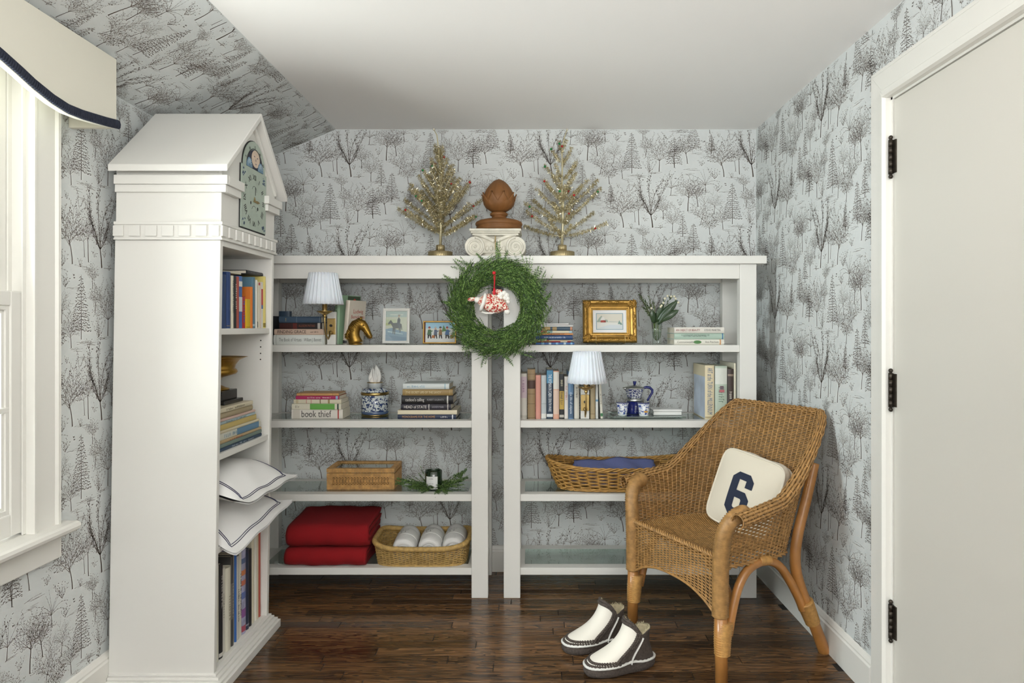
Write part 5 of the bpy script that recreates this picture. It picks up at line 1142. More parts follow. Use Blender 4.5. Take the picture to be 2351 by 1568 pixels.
# ---- rattan box with glass lid
RAT = mat('honey_rattan', hx('a8763c'), .5, var=.3, vscale=90, bump=.3, bscale=300)
RATW = mat('honey_rattan_wrap', hx('c0945a'), .5, var=.25, vscale=60)
bd_ = 3.10; bx0, bx1 = PX(750, bd_), PX(905, bd_); bw = bx1-bx0; bdp = .185; bz = SH[2]; bh = .095
RB = thing('rattan_box', 'honey rattan box with cane front panel and glass lid', 'box', ((bx0+bx1)/2, bd_+bdp/2, bz))
def wrapped(name, a, b, w1, w2, parent, pitch=.0042, ax=None):
    """flat bar wrapped with rattan: a bar with fine ribs"""
    m = MB(True); a, b = V(a), V(b); L = (b-a).length; n = max(2, int(L/pitch)); d = (b-a)/L
    up = V((0, 0, 1)) if abs(d.z) < .5 else V((0, 1, 0)); sd = d.cross(up)
    for i in range(n):
        p = a+d*(L*i/n+.0002); q = a+d*(L*(i+1)/n-.0004); e = .0006*((i*7) % 3)/2
        vs = []
        for c in (p, q):
            for u, v in ((-1, -1), (1, -1), (1, 1), (-1, 1)): vs.append(c+up*(u*(w1/2+e))+sd*(v*(w2/2+e)))
        m.add(vs, [(0,3,2,1),(4,5,6,7),(0,1,5,4),(1,2,6,5),(2,3,7,6),(3,0,4,7)])
    o = m.build(name, RATW, parent); stuff(o); return o
y0, y1 = bd_, bd_+bdp; lt = .018; zb1 = bz+bh-lt-.002; pz = .030
m = MB(True); m.box((bx0+.004, y0+.005, bz+.0005), (bx1-.004, y1-.004, bz+.004)); m.build('box_bottom', RAT, RB)
for yy in (y0+.004, y1-.004):
    wrapped('front_rail', (bx0, yy, bz+.010), (bx1, yy, bz+.010), .019, .008, RB); wrapped('front_rail', (bx0, yy, zb1-.010), (bx1, yy, zb1-.010), .018, .008, RB)
    for xx in (bx0+.012, bx1-.012): wrapped('box_stile', (xx, yy, bz+.019), (xx, yy, zb1-.018), .008, .022, RB)
for xx in (bx0+.003, bx1-.003):
    for k in range(3): wrapped('side_slat', (xx, y0+.009, bz+.012+k*.0225), (xx, y1-.009, bz+.012+k*.0225), .0215, .006, RB)
def caneS(A, B_): return np.stack([bx0+.023+A*(bw-.046), np.full_like(A, y0+.005), bz+.019+B_*(zb1-.018-bz-.019)], -1)
m = MB(True); m.box((bx0+.02, y0+.0075, bz+.017), (bx1-.02, y0+.0085, zb1-.016)); m.build('dark_lining', mat('box_lining', (.03, .02, .012), .9), RB)
cz0, cz1 = bz+.019, zb1-.018; nx = 19; cane = MB(True)
for k in range(3):
    zq = cz0+(cz1-cz0)*(k/2); cane.tube([(bx0+.022, y0+.005, zq), (bx1-.022, y0+.005, zq)], .0028, 6)
for i in range(nx+1):
    xq = bx0+.024+(bw-.048)*i/nx; cane.tube([(xq, y0+.0048, cz0), (xq, y0+.0048, cz1)], .0024, 6)
    if i < nx:
        xr = bx0+.024+(bw-.048)*(i+1)/nx; zm = (cz0+cz1)/2
        for za, zb in ((cz0, zm), (zm, cz1), (zm, cz0), (cz1, zm)): cane.tube([(xq, y0+.0040, za), (xr, y0+.0040, zb)], .0017, 5)
stuff(cane.build('cane_panel', RATW, RB))
zl = zb1+.002; LID = MB(True).box((bx0+.0215, y0+.0215, zl+lt*.55), (bx1-.0215, y1-.0215, zl+lt*.55+.002)).build('glass_lid_pane', GLASSG, RB)
for yy in (y0+.011, y1-.011): wrapped('lid_rail', (bx0-.001, yy, zl+lt/2), (bx1+.001, yy, zl+lt/2), lt, .021, RB)
for xx in (bx0+.010, bx1-.010): wrapped('lid_rail', (xx, y0+.022, zl+lt/2), (xx, y1-.022, zl+lt/2), lt, .021, RB)
# ---- candle and greenery
kd = 3.125; kx_ = PX(995.5, kd); CN = thing('candle', 'candle in dark green glass with white label among cedar sprigs', 'candle', (kx_, kd, SH[2]))
GG = mat('dark_green_glass', (.012, .028, .012), .06, coat=.8)
m = MB(True); m.lathe([(.036, .001), (.0385, .004), (.0385, .082), (.037, .083), (.0355, .081), (.0355, .070)], 40, (kx_, kd, SH[2])); m.build('candle_glass', GG, CN)
m = MB(True); m.lathe([(.035, .066), (.035, .0705), (.001, .0712)], 32, (kx_, kd, SH[2])); m.build('wax', mat('wax', hx('cfc9a4'), .5, sss=.2), CN)
m = MB(True); m.tube([(kx_, kd, SH[2]+.070), (kx_, kd, SH[2]+.078)], .0009, 5); m.build('wick', MATS['dark_board'], CN)
m = MB(True); m.grid(lambda u, v: (kx_+.0389*math.cos(PI*1.5-.12-.74+u*1.48), kd+.0389*math.sin(PI*1.5-.12-.74+u*1.48), SH[2]+.004+.057*v), 9, 3); m.build('paper_label', mat('label_paper', (.82, .82, .80), .7), CN)
ti_ = dyn(hx('6a6c70'), .6); LM = Matrix.Translation((-.005, -.0396, .052)) @ YN
text('~BALSAM', .007, ti_, CN, LM, 'label_lettering'); text('~cedar fir', .0055, ti_, CN, Matrix.Translation((-.005, -.0396, .030)) @ YN, 'label_lettering')
B = Blades(5); GS = thing('cedar_sprigs', 'loose green cedar sprigs laid around the candle', 'greenery', (kx_, kd, SH[2]+.002)); R = B.R
for i in range(130):
    a = R.random()*2*PI; r0 = R.uniform(.040, .062); p = V((kx_+r0*math.cos(a), kd+r0*math.sin(a)*.85, SH[2]+R.uniform(.003, .022))); dr = V((math.cos(a+R.uniform(-.5, .5)), math.sin(a)*.5, R.uniform(-.05, .35)))
    L = R.uniform(.05, .095)*(1.15 if abs(math.cos(a)) > .6 else .6)
    if dr.y < 0 and p.y < kd-.05: dr.z = R.uniform(-.35, 0)
    if p.z+dr.normalized().z*L < SH[2]+.002 and p.y+dr.normalized().y*L > UF+.0: dr.z = .05
    spray(B, p, dr, L, (0, 0, 1), 8, .0011, .013)
for px, py, ax, az in ((1048, 1105, 1, .5), (1040, 1095, 1, .75), (1052, 1098, .8, 1), (930, 1110, -1, .15), (940, 1106, -1, .35), (960, 1112, -.6, -.35), (1020, 1120, .3, -.9), (1010, 1122, -.1, -.9), (985, 1120, -.7, -.8)):
    for k in range(4):
        dq = kd-.06 if az < 0 else kd; spray(B, V((PX(px, dq), dq, max(PZ(py, dq), SH[2]+.004))), (ax+R.uniform(-.2, .2), -.2 if az > 0 else -.9, az*(.8 if az > 0 else .25)+R.uniform(-.1, .1)), .06, (0, -1, .3), 8, .0011, .013)
B.build('cedar_fronds', GREENS, GS)
# ---- red blankets
RED = mat('red_wool', (.27, .003, .006), .95, sheen=.0, bump=.25, bscale=500)
def blanket(px0, px1, z0, t, d0, dp, tilt, label, seed):
    R = random.Random(seed); x0, x1 = PX(px0, d0+.04), PX(px1, d0+.04); T = thing('folded_blanket', label, 'blanket', ((x0+x1)/2, d0+dp/2, z0), group='red folded blankets')
    th = t/4.2
    for k, (ins, zz0, zz1) in enumerate(((0, th*.5, t-th*.5), (.012, th*1.58, t-th*1.58))):
        m = MB(True); r_ = (zz1-zz0)/2; L1 = dp-ins-r_
        def f(u, v, ins=ins, zz0=zz0, zz1=zz1, r_=r_, L1=L1, k=k):
            s = v*(2*L1+PI*r_); x = x0+(x1-x0)*u; wv = .0022*math.sin(u*9+k*2+seed)+.0015*math.sin(u*23+v*7)
            if s < L1: y, z = d0+dp-s, zz0
            elif s < L1+PI*r_: a = (s-L1)/r_; y, z = d0+ins+r_-r_*math.sin(a), zz0+r_-r_*math.cos(a)
            else: y, z = d0+ins+r_+(s-L1-PI*r_), zz1
            ed = .010*(abs(u-.5)*2)**10
            return (x+.003*math.sin(v*11+seed), y+wv+(.004 if k == 0 else .006)*(abs(u-.5)*2)**8, z0+z+(y-d0)*tilt*(z/t)+wv*.5-(z/t)*ed+ed*.2)
        m.grid(f, 34, 60); o = m.build('blanket_layer', RED, T); s = o.modifiers.new('t', 'SOLIDIFY'); s.thickness = th*.96; s.offset = 0
    return T
blanket(660, 843, SH[3]+.001, .080, 3.022, .265, .0, 'red wool blanket folded flat, lower of the two beside the straw tray', 1)
blanket(666, 849, SH[3]+.083, .096, 3.028, .262, .10, 'red wool blanket folded thick, lying on another beside the straw tray', 4)
# ---- straw tray basket and towels
STR = mat('pale_straw', hx('bb9a5c'), .7, var=.25, vscale=70, bump=.3, bscale=250)
sdc = 3.150; shx, shy = .212, .132; sxc = PX(966, 3.06); SB = thing('straw_tray', 'rectangular pale straw tray basket holding rolled towels', 'basket', (sxc, sdc, SH[3]))
def rrect(A, hx_, hy_, n=4.5):
    t = A*2*PI; c, s = np.cos(t), np.sin(t); k = (np.abs(c)**n+np.abs(s)**n)**(-1/n); return hx_*c*k, hy_*s*k
def trayS(A, Bv):
    x, y = rrect(A, shx-.012+.014*Bv, shy-.010+.012*Bv); z = SH[3]+.004+(.070+.022*(np.abs(x)/shx)**4+.012*np.clip(y/shy, 0, 1))*Bv; return np.stack([sxc+x, sdc+y, z], -1)
weave('woven_wall', trayS, 86, 15, STR, SB, amp=.0020, th=.0016, stake=.0018)
m = MB(True); pts = []; rad = []
n = 220
for i in range(n+1):
    a = np.array([i/n % 1.0]); p = trayS(a, np.array([1.0]))[0]; pts.append((p[0], p[1], p[2]+.006)); rad.append(.0115+.0009*(i % 2))
m.tube(pts, rad, 8, False); m.build('wrapped_rim', STR, SB)
m = MB(True); xs_ = [rrect(np.array([i/60]), shx-.010, shy-.008) for i in range(60)]; m.prism([(sxc+float(a[0]), sdc+float(b[0])) for a, b in xs_], SH[3]+.0006, SH[3]+.008); m.build('woven_base', STR, SB)
TW = mat('white_towelling', (.80, .79, .77), .95, bump=.6, bscale=260); TB = mat('paper_band', (.74, .73, .70), .7)
for i, (px, zc_, yo, lab) in enumerate(((926, .200, .0, 'white rolled towel with printed paper band at the blanket end of the straw tray'), (985, .198, .012, 'white rolled towel with printed paper band in the middle of the straw tray'), (1040, .202, .02, 'white rolled towel with printed paper band at the post end of the straw tray'))):
    r_ = .0525; y0 = 3.066+yo; L = .175; x = PX(px, y0); T = thing('rolled_towel', lab, 'towel', (x, y0+L/2, SH[3]+.0085), group='rolled white towels')
    zc = SH[3]+.0088+r_; ay = Matrix.Translation((x, y0, zc)) @ Matrix.Rotation(.10, 4, 'X') @ Matrix.Rotation(-PI/2, 4, 'X')
    m = MB(True); pr = [(r_*.80, -.010), (r_*.93, -.004), (r_*.99, .006), (r_, .03), (r_*.985, L-.03), (r_*.97, L-.01), (r_*.8, L)]
    m.lathe(pr, 36, M=ay, flute=lambda a, z: 1+.02*math.cos(a*3+z*30)); T_ = m.build('towel_roll', TW, T)
    m = MB(True); sp = [((.006+.038*k/90)*math.cos(k*.24), (.006+.038*k/90)*math.sin(k*.24), -.0125) for k in range(91)]; m.tube([ay @ V(p) for p in sp], .0030, 6); m.build('towel_spiral', TW, T)
    m = MB(True); m.lathe([(r_*1.012, .060), (r_*1.022, .064), (r_*1.02, .118), (r_*1.010, .122)], 36, M=ay); m.build('paper_band', TB, T)
    Lm = (ay @ Matrix.Rotation(0, 4, 'Z')); 
    tl = text('TT', .034, dyn(hx('8a8a88'), .6), T, Matrix.Identity(4), 'band_lettering', width=.036)
    tl2 = text('~cotton towel', .010, dyn(hx('8a8a88'), .6), T, Matrix.Identity(4), 'band_lettering', width=.045)
    for tx, ax_ in ((tl, .083), (tl2, .105)):
        for v in tx.data.vertices:
            a = v.co.x/(r_*1.025); w0 = ay @ V((r_*1.028*math.sin(a-.25), r_*1.028*-math.cos(a-.25)*-1*-1, ax_-v.co.y*-1)); v.co = w0-V(T.location)
# ---- vase with greenery
vd = 3.13; vx = PX(1508, vd); VS = thing('glass_vase', 'clear glass vase of green leaves and white berries right of the ornate frame', 'vase', (vx, vd, SH[0]))
m = MB(True); zt2 = PZ(739, vd)-SH[0]; m.lathe([(.001, .0006), (.018, .001), (.020, .006), (.019, .03), (.0215, .06), (.0245, zt2), (.0235, zt2), (.0205, .06), (.018, .032), (.001, .014)], 32, (vx, vd, SH[0])); m.build('vase_glass', GLASS, VS)
m = MB(True); m.lathe([(.001, .0145), (.0172, .033), (.0195, .058), (.0005, .0582)], 24, (vx, vd, SH[0])); m.build('water', glass('vase_water', (.88, .92, .86), .03), VS)
STM = mat('plant_stem', hx('5d6f34'), .6); LFD = mat('magnolia_leaf', hx('2c4226'), .35, coat=.3); WB_ = mat('white_berry', hx('e6e0c4'), .4)
vp = lambda px, py, dy=0: V((PX(px, vd), vd+dy, PZ(py, vd)))
B = Blades(7); R = B.R
for i, (px, py) in enumerate(((1468, 675), (1480, 690), (1490, 682), (1475, 705), (1500, 695), (1525, 690), (1540, 680), (1548, 690), (1520, 700), (1535, 705))):
    b0 = V((vx+R.uniform(-.008, .008), vd+R.uniform(-.008, .008), SH[0]+.02)); t1 = vp(px, py, R.uniform(-.03, .02)); md = vp(1506+(px-1508)*.18, 735, 0)
    m = MB(True); m.tube([b0, md, md.lerp(t1, .5)+V((0, 0, .006)), t1], [.0014, .0012, .001, .0007], 5); m.build('stem', STM, VS)
    for k in range(34):
        f = R.uniform(.12, 1); p = md.lerp(t1, f); dr = (t1-md).normalized()+V((R.uniform(-.8, .8), R.uniform(-.8, .8), R.uniform(-.5, .6))); B.add(p, dr, R.uniform(.010, .018), .0022, R.randrange(3))
B.build('small_leaves', [mat('leaf_olive', hx('4a5a34'), .6), mat('leaf_dark', hx('34462a'), .6), mat('leaf_pale', hx('6b7a4e'), .6)], VS)
def bigleaf(p, tip, w_, bend):
    p, tip = V(p), V(tip); d = tip-p; L = d.length; d.normalize(); n = V((0, -1, .25)).normalized(); sd = d.cross(n).normalized(); m = MB(True)
    def f(u, v): ww = w_*math.sin(PI*min(1, .04+v*.96))**.75; s = (u-.5)*2; return p+d*L*v+sd*ww*s+n*(bend*math.sin(PI*v)-.25*ww*abs(s))
    m.grid(f, 7, 12); o = m.build('large_leaf', LFD, VS); k = o.modifiers.new('t', 'SOLIDIFY'); k.thickness = .0008
bigleaf(vp(1508, 738, -.01), vp(1553, 690, -.03), .019, .010); bigleaf(vp(1512, 738, -.015), vp(1555, 712, -.035), .017, .010); bigleaf(vp(1503, 742), vp(1522, 694, -.02), .014, .006); bigleaf(vp(1500, 742, -.01), vp(1495, 712, -.02), .013, .006); bigleaf(vp(1510, 745, -.012), vp(1540, 703, -.038), .014, .006)
for px, py in ((1493, 708), (1520, 696), (1516, 702), (1538, 681), (1545, 681), (1530, 680), (1554, 695), (1514, 705), (1524, 686), (1548, 686)):
    m = MB(True); p = vp(px, py, -.03); m.ball(p, .0052, 10, 8); m.build('berry', WB_, VS)
# ---- glass tray, moka pot, cups, small box
td = 3.14; tx = PX(1489, 3.07); gz = SH[1]; TR_ = thing('glass_tray', 'clear glass tray carrying the coffee set', 'tray', (tx, td, gz))
gb = glass('tray_glass', (.86, .93, .90), .10)
m = MB(True); tw, tdp = .165, .085; m.box((tx-tw, td-tdp, gz+.006), (tx+tw, td+tdp, gz+.011)); m.build('tray_plate', gb, TR_, bevel=.002)
for sx_ in (-1, 1):
    for sy_ in (-1, 1): m = MB(True); m.lathe([(.006, .0004), (.007, .003), (.006, .0058)], 12, (tx+sx_*(tw-.02), td+sy_*(tdp-.015), gz)); m.build('tray_foot', gb, TR_)
for (a, b) in (((tx-tw, td-tdp-.003, gz+.0055), (tx+tw, td-tdp, gz+.014)), ((tx-tw, td+tdp, gz+.0055), (tx+tw, td+tdp+.003, gz+.014))): m = MB(True); m.box(a, b); m.build('tray_rim', gb, TR_)
gz += .0113
MPAT = delft('moka_pattern', 75, 'd8dcdf', '27306e', .50); CB = mat('cobalt_enamel', (.012, .02, .17), .25, coat=.4); ALU = mat('brushed_aluminium', (.62, .62, .60), .3, .9)
md_ = 3.175; mx = PX(1457, md_); MK = thing('moka_pot', 'cobalt blue moka pot with white patterned top on the glass tray', 'coffee pot', (mx, md_, gz))
oct_ = lambda a, z: 1+.045*math.cos(8*a)
mz = lambda py: PZ(py, md_)-gz
m = MB(True); m.lathe([(.036, .0004), (.038, .004), (.033, mz(921))], 48, (mx, md_, gz), flute=oct_); m.build('boiler', CB, MK)
m = MB(True); m.lathe([(.034, mz(920.5)), (.0345, mz(919)), (.0345, mz(915.5)), (.032, mz(914.5))], 48, (mx, md_, gz)); m.build('collar', ALU, MK)
m = MB(True); m.lathe([(.0315, mz(914)), (.034, mz(908)), (.039, mz(900)), (.0445, mz(893)), (.0455, mz(891.5))], 48, (mx, md_, gz), flute=oct_); m.build('upper_chamber', MPAT, MK)
m = MB(True); m.lathe([(.0455, mz(891.3)), (.044, mz(889.5)), (.030, mz(886.5)), (.012, mz(884.5)), (.005, mz(884))], 48, (mx, md_, gz), flute=oct_); m.build('lid', ALU, MK)
m = MB(True); m.lathe([(.0045, mz(884)), (.0065, mz(881)), (.0082, mz(876)), (.0075, mz(875))], 16, (mx, md_, gz)); m.build('lid_knob', CB, MK)
mp_ = lambda px, py: (PX(px, md_), md_-.004, PZ(py, md_))
m = MB(True); m.tube([mp_(1474, 898), mp_(1477, 891), mp_(1484, 888.5), mp_(1492, 890), mp_(1497, 895), mp_(1497, 901), mp_(1493, 908), mp_(1488, 916), mp_(1486, 920)], [.0045, .006, .0062, .0062, .0062, .006, .0055, .005, .0042], 10); m.build('handle', CB, MK)
m = MB(True); m.tube([mp_(1440, 893), mp_(1434, 891), mp_(1429, 890)], [.010, .006, .002], 8); m.build('spout', ALU, MK)
def logo(parent, y):   # white emblem on the boiler
    m = MB(); m.ball((0, y, .036), .004, 8, 6, (1, .3, 1)); m.tube([(0, y, .032), (0, y, .018)], .004, 6, flat=.5); m.tube([(-.006, y, .012), (0, y, .018), (.006, y, .012)], .002, 5); m.build('white_emblem', mat('emblem_white', (.5, .52, .62), .5), parent); stuff(parent.children[-1])
logo(MK, -.0365)
CP_ = delft('cup_pattern', 62, 'dde0e4', '2d4a94', .51)
for px, dd, lab in ((1429, 3.100, 'blue and white patterned espresso cup beside the moka pot spout'), (1478, 3.085, 'blue and white espresso cup with a yellow touch beside the moka pot handle')):
    cx_ = PX(px, dd); T = thing('espresso_cup', lab, 'cup', (cx_, dd, gz), group='espresso cups on the glass tray')
    m = MB(True); m.lathe([(.019, .0004), (.020, .004), (.0225, .02), (.0275, .060), (.0265, .060), (.0215, .022), (.018, .008), (.001, .007)], 32, (cx_, dd, gz)); m.build('cup_body', CP_, T)
    m = MB(True); m.lathe([(.0274, .0575), (.0280, .0588), (.0277, .0606), (.0266, .0606)], 32, (cx_, dd, gz)); m.build('blue_rim', CB, T)
    m = MB(True); m.lathe([(.0192, .0003), (.0208, .003), (.0212, .0065), (.0205, .0075)], 32, (cx_, dd, gz)); m.build('white_foot', PORP, T)
    if 'yellow' in lab: m = MB(True); m.ball((cx_+.006, dd-.0235, gz+.022), .006, 10, 6, (1.6, .25, .7)); m.build('yellow_motif', dyn(hx('c89238'), .4), T)
    sp = thing('coffee_spoon', 'small wooden stick standing in the espresso cup '+('with the yellow touch' if 'yellow' in lab else 'by the pot spout'), 'stirrer', (cx_, dd, gz+.008)); m = MB(True)
    off = .0 if 'yellow' in lab else .016
    m.tube([(cx_-.002, dd, gz+.0085), (cx_+off*.6, dd+.003, gz+.05), (cx_+off, dd+.004, gz+.076)], [(.0012, .003)]*3, 6); m.build('spoon_handle', mat('horn_brown', hx('6f6250'), .5), sp)
wx0, wx1 = PX(1500, 3.11), PX(1565, 3.11); WBX = thing('soap_dish', 'low white ceramic box on the end of the glass tray', 'box', ((wx0+wx1)/2, 3.15, gz)); CER = mat('white_ceramic', (.80, .80, .78), .2, coat=.5)
m = MB(True); m.box((wx0, 3.105, gz+.0004), (wx1, 3.195, gz+.016)); m.build('box_base', CER, WBX, bevel=.003); m = MB(True); m.box((wx0-.002, 3.103, gz+.0165), (wx1+.002, 3.197, gz+.027)); m.build('box_lid', CER, WBX, bevel=.004)
# ---- willow basket with cloth
WIL = mat('golden_willow', hx('b28746'), .5, var=.3, vscale=40, bump=.2, bscale=150)
wbd = 3.148; wbx = PX(1412, wbd); WBK = thing('willow_basket', 'long oval golden willow basket on the shelf behind the wicker chair', 'basket', (wbx, wbd, SH[2]))
def wilS(A, Bv):
    f = Bv**.85; x, y = rrect(A, .258+.055*f, .108+.028*f, 2.7); z = SH[2]+.004+(.098+.030*(np.abs(x)/.313)**3)*Bv; return np.stack([wbx+x, wbd+y, z], -1)
weave('woven_wall', wilS, 42, 13, WIL, WBK, amp=.0042, fill=.52, th=.0030, spa=4, stake=.0032)
for ph in range(3):
    m = MB(True); pts = []
    for i in range(260):
        a = i/259; p = wilS(np.array([a % 1.0]), np.array([1.0]))[0]; t = a*2*PI*20+ph*2*PI/3
        c = V((p[0]-wbx, p[1]-wbd, 0)).normalized(); pts.append(V((p[0], p[1], p[2]+.004))+c*(.0055*math.cos(t))+V((0, 0, .0055*math.sin(t))))
    m.tube(pts, .0042, 6, False); m.build('braided_rim', WIL, WBK)
    m = MB(True); pts = []
    for i in range(200):
        a = i/199; p = wilS(np.array([a % 1.0]), np.array([0.02]))[0]; t = a*2*PI*18+ph*2*PI/3
        c = V((p[0]-wbx, p[1]-wbd, 0)).normalized(); pts.append(V((p[0], p[1], p[2]+.004))+c*(.004*math.cos(t)+.001)+V((0, 0, .004*math.sin(t))))
    m.tube(pts, .0034, 6, False); m.build('braided_foot', WIL, WBK)
m = MB(True); xs_ = [rrect(np.array([i/60]), .256, .106, 2.7) for i in range(60)]; m.prism([(wbx+float(a[0]), wbd+float(b[0])) for a, b in xs_], SH[2]+.0022, SH[2]+.007); m.build('basket_floor', WIL, WBK)
CLM = mat('blue_linen', hx('6c74a6'), .9, bump=.5, bscale=420, var=.12, vscale=350)
c0, c1 = PX(1309, 3.14), PX(1508, 3.14); CL = thing('blue_cloth', 'folded blue linen cloth lying in the willow basket', 'cloth', ((c0+c1)/2, 3.15, SH[2]+.08))
for k in range(3):
    m = MB(True)
    def f(u, v, k=k): return (c0+.006*k+(c1-c0-.012*k)*u+.012*(v-.5)*2, 3.075+.15*v, SH[2]+.035+.022*k+.030*v*v+(.006*math.cos(u*7+k)+.004*math.sin(u*17+v*5))-.006*math.sin(PI*u)*(1-v))
    m.grid(f, 30, 14); o = m.build('cloth_fold', CLM, CL); s = o.modifiers.new('t', 'SOLIDIFY'); s.thickness = .018; s.offset = 0
# ---- urn
ux, ud = -1.150, 2.47; UR = thing('gold_urn', 'worn gold urn on a black square foot above a stack of books in the bookcase', 'urn', (ux, ud, URNZ))
BLK = mat('black_marble', (.018, .016, .014), .25, var=.4, vscale=40); GU = mat('worn_gilt', hx('a07c34'), .35, .8, var=.35, vscale=25, bump=.2, bscale=90)
m = MB(True); m.box((ux-.078, ud-.078, URNZ+.0004), (ux+.078, ud+.078, URNZ+.014)); m.build('foot_slab', BLK, UR, bevel=.003); m = MB(True); m.box((ux-.062, ud-.062, URNZ+.0142), (ux+.062, ud+.062, URNZ+.048)); m.build('foot_block', BLK, UR, bevel=.002)
m = MB(True); m.lathe([(.056, .0482), (.056, .053), (.044, .057), (.026, .066), (.022, .078), (.030, .088), (.027, .092), (.050, .098), (.078, .106), (.084, .114), (.080, .122), (.074, .126), (.078, .140), (.090, .156), (.112, .166), (.118, .1675), (.110, .168), (.085, .160), (.070, .140), (.001, .125)], 48, (ux, ud, URNZ)); m.build('urn_bowl', GU, UR)
# ---- pillows in the bookcase
PIL = mat('white_percale', (.80, .79, .77), .85, bump=.12, bscale=30); NAV = mat('navy_stitching', hx('3a3c56'), .8)
def pillow(label, near, far, zback, H, name='pillow', nrow=None):
    T = thing(name, label, 'pillow', (-1.15, 2.48, zback), group='white pillows with navy lines')
    near, far = V(near), V(far); b0, b1 = V((-1.335, 2.275, zback)), V((-1.335, 2.665, zback))
    def mid(u, v):   # u back->front, v near->far
        p = b0.lerp(b1, v); q = near.lerp(far, v); c = p.lerp(q, u); lin = c.z
        z = zback+(q.z-zback)*sstep(.55, 1.0, u); c.z = z; return c
    def hh(u, v):
        a, b = abs(u*1.06-.5)*2 if u < .5 else abs(min(1, (u-.0)*1.12)-.5)*2, abs(v-.5)*2
        return H*max(0, 1-max(a, 0)**2.6)**.6*max(0, 1-b**3.0)**.6+.004
    for sg, nm in ((1, 'pillow_top'), (-1, 'pillow_underside')):
        m = MB(True); m.grid(lambda u, v: (lambda c: (c.x, c.y, c.z+sg*hh(u, v)*(1 if sg > 0 else .75)+.003*math.sin(v*16+u*9)*u))(mid(u, v)), 40, 30); m.build(nm, PIL, T)
    for ins in (.085, .105):
        pts = []
        for i in range(61):
            t = i/60
            if t < .2: u, v = .62+(1-ins-.62)*t/.2, ins*.8
            elif t < .8: u, v = 1-ins, ins*.8+(1-1.6*ins)*(t-.2)/.6
            else: u, v = 1-ins-(1-ins-.62)*(t-.8)/.2, 1-ins*.8
            c = mid(u, v); pts.append((c.x, c.y, c.z+hh(u, v)+.003*math.sin(v*16+u*9)*u+.0012))
        m = MB(True); m.tube(pts, .0014, 5); m.build('navy_line', NAV, T)
    return T
pillow('white pillow with two navy lines, lower of the pair bulging from the bookcase', (-.985, 2.285, .432), (-.925, 2.655, .520), .520, .055)
pillow('white pillow with two navy lines, lying on top of the other in the bookcase', (-.945, 2.295, .600), (-.905, 2.655, .618), .645, .060)
# ================================================================ wicker armchair
WICK = mat('wicker_cane', hx('a07846'), .5, var=.28, vscale=55, bump=.15, bscale=400)
CANE = mat('cane_pole', hx('a5713a'), .38, var=.2, vscale=14, coat=.3)
CANEW = mat('cane_binding', hx('bd8f52'), .42, var=.2, vscale=80)
CM = (.522, 2.4885); CANG = math.atan2(-.89, .455)
CH_ = thing('wicker_armchair', 'golden wicker armchair with cane legs standing against the papered wall', 'armchair', (CM[0], CM[1], 0), CANG)
ZB, ZTOP = .392, .875
_ph = np.linspace(PI, 0, 2001); _n = 6.5
_u = np.sign(np.cos(_ph))*np.abs(np.cos(_ph))**(2/_n); _v = np.abs(np.sin(_ph))**(2/_n)
_s = np.concatenate([[0], np.cumsum(np.hypot(np.diff(_u*.262), np.diff(_v*.46)))]); _s /= _s[-1]
def plan(A, z):
    f = (z-ZB)/(ZTOP-ZB); u = np.interp(A, _s, _u); v = np.interp(A, _s, _v)
    arm = np.clip(1-v*1.15, 0, 1)
    W = .243+.034*f+.055*arm*np.clip(f*2.4, 0, 1)**2.2; D = .362+.151*f
    return u*W, v*D, v
def ztop(A):
    v = np.interp(A, _s, _v); q = np.clip((v-.45)/.52, 0, 1); return .566+.030*np.clip(v/.45, 0, 1)+.281*q**1.5
def shellS(A, B):
    z = ZB+B*(ZTOP+.005-ZB); x, y, v = plan(A, z); return np.stack([x, y, z], -1)
def weave_masked(name, Sf, na, nb, keep, **k):
    o = weave(name, Sf, na, nb, WICK, CH_, world=False, **k)
    me = o.data
    return o
# shell: horizontal strands clipped by the sweeping top edge
def shell():
    na, nb, spa = 60, 78, 2; ns = na*spa+1; a = np.linspace(0, 1, ns); b = (np.arange(nb)+.5)/nb; A, B = np.meshgrid(a, b); P = shellS(A, B); h = 1e-3
    Ta = shellS(np.clip(A+h, 0, 1), B)-shellS(np.clip(A-h, 0, 1), B); Tb = shellS(A, B+h)-shellS(A, B-h); N = np.cross(Ta, Tb); N /= np.linalg.norm(N, axis=-1, keepdims=True)+1e-12; Tb /= np.linalg.norm(Tb, axis=-1, keepdims=True)
    off = .0024*np.cos(PI*(A*na+np.arange(nb)[:, None]))[..., None]; C = P+N*off; hw_ = (ZTOP-ZB)/nb*.47
    Vv = np.stack([C+Tb*hw_, C+N*.0017, C-Tb*hw_, C-N*.0017], 2); idx = np.arange(nb*ns*4).reshape(nb, ns, 4); q = []
    ok = (P[..., 2] < ztop(A)+.004); ok = ok[:, :-1] & ok[:, 1:]
    for k in range(4):
        j = (k+1) % 4; q.append(np.stack([idx[:, :-1, k], idx[:, :-1, j], idx[:, 1:, j], idx[:, 1:, k]], -1)[ok])
    stuff(npmesh('woven_back_and_sides', Vv.reshape(-1, 3), np.concatenate(q), WICK, CH_, smooth=True, world=False))
    m = MB()
    for i in range(na):
        aa = np.array([(i+.5)/na]); zt = float(ztop(aa)[0]); pts = [tuple(map(float, (lambda r: (r[0][0], r[1][0], z))(plan(aa, np.array([z]))))) for z in np.linspace(ZB-.004, zt, 10)]
        m.tube(pts, .0024, 5, False)
    stuff(m.build('stakes', WICK, CH_))
shell()
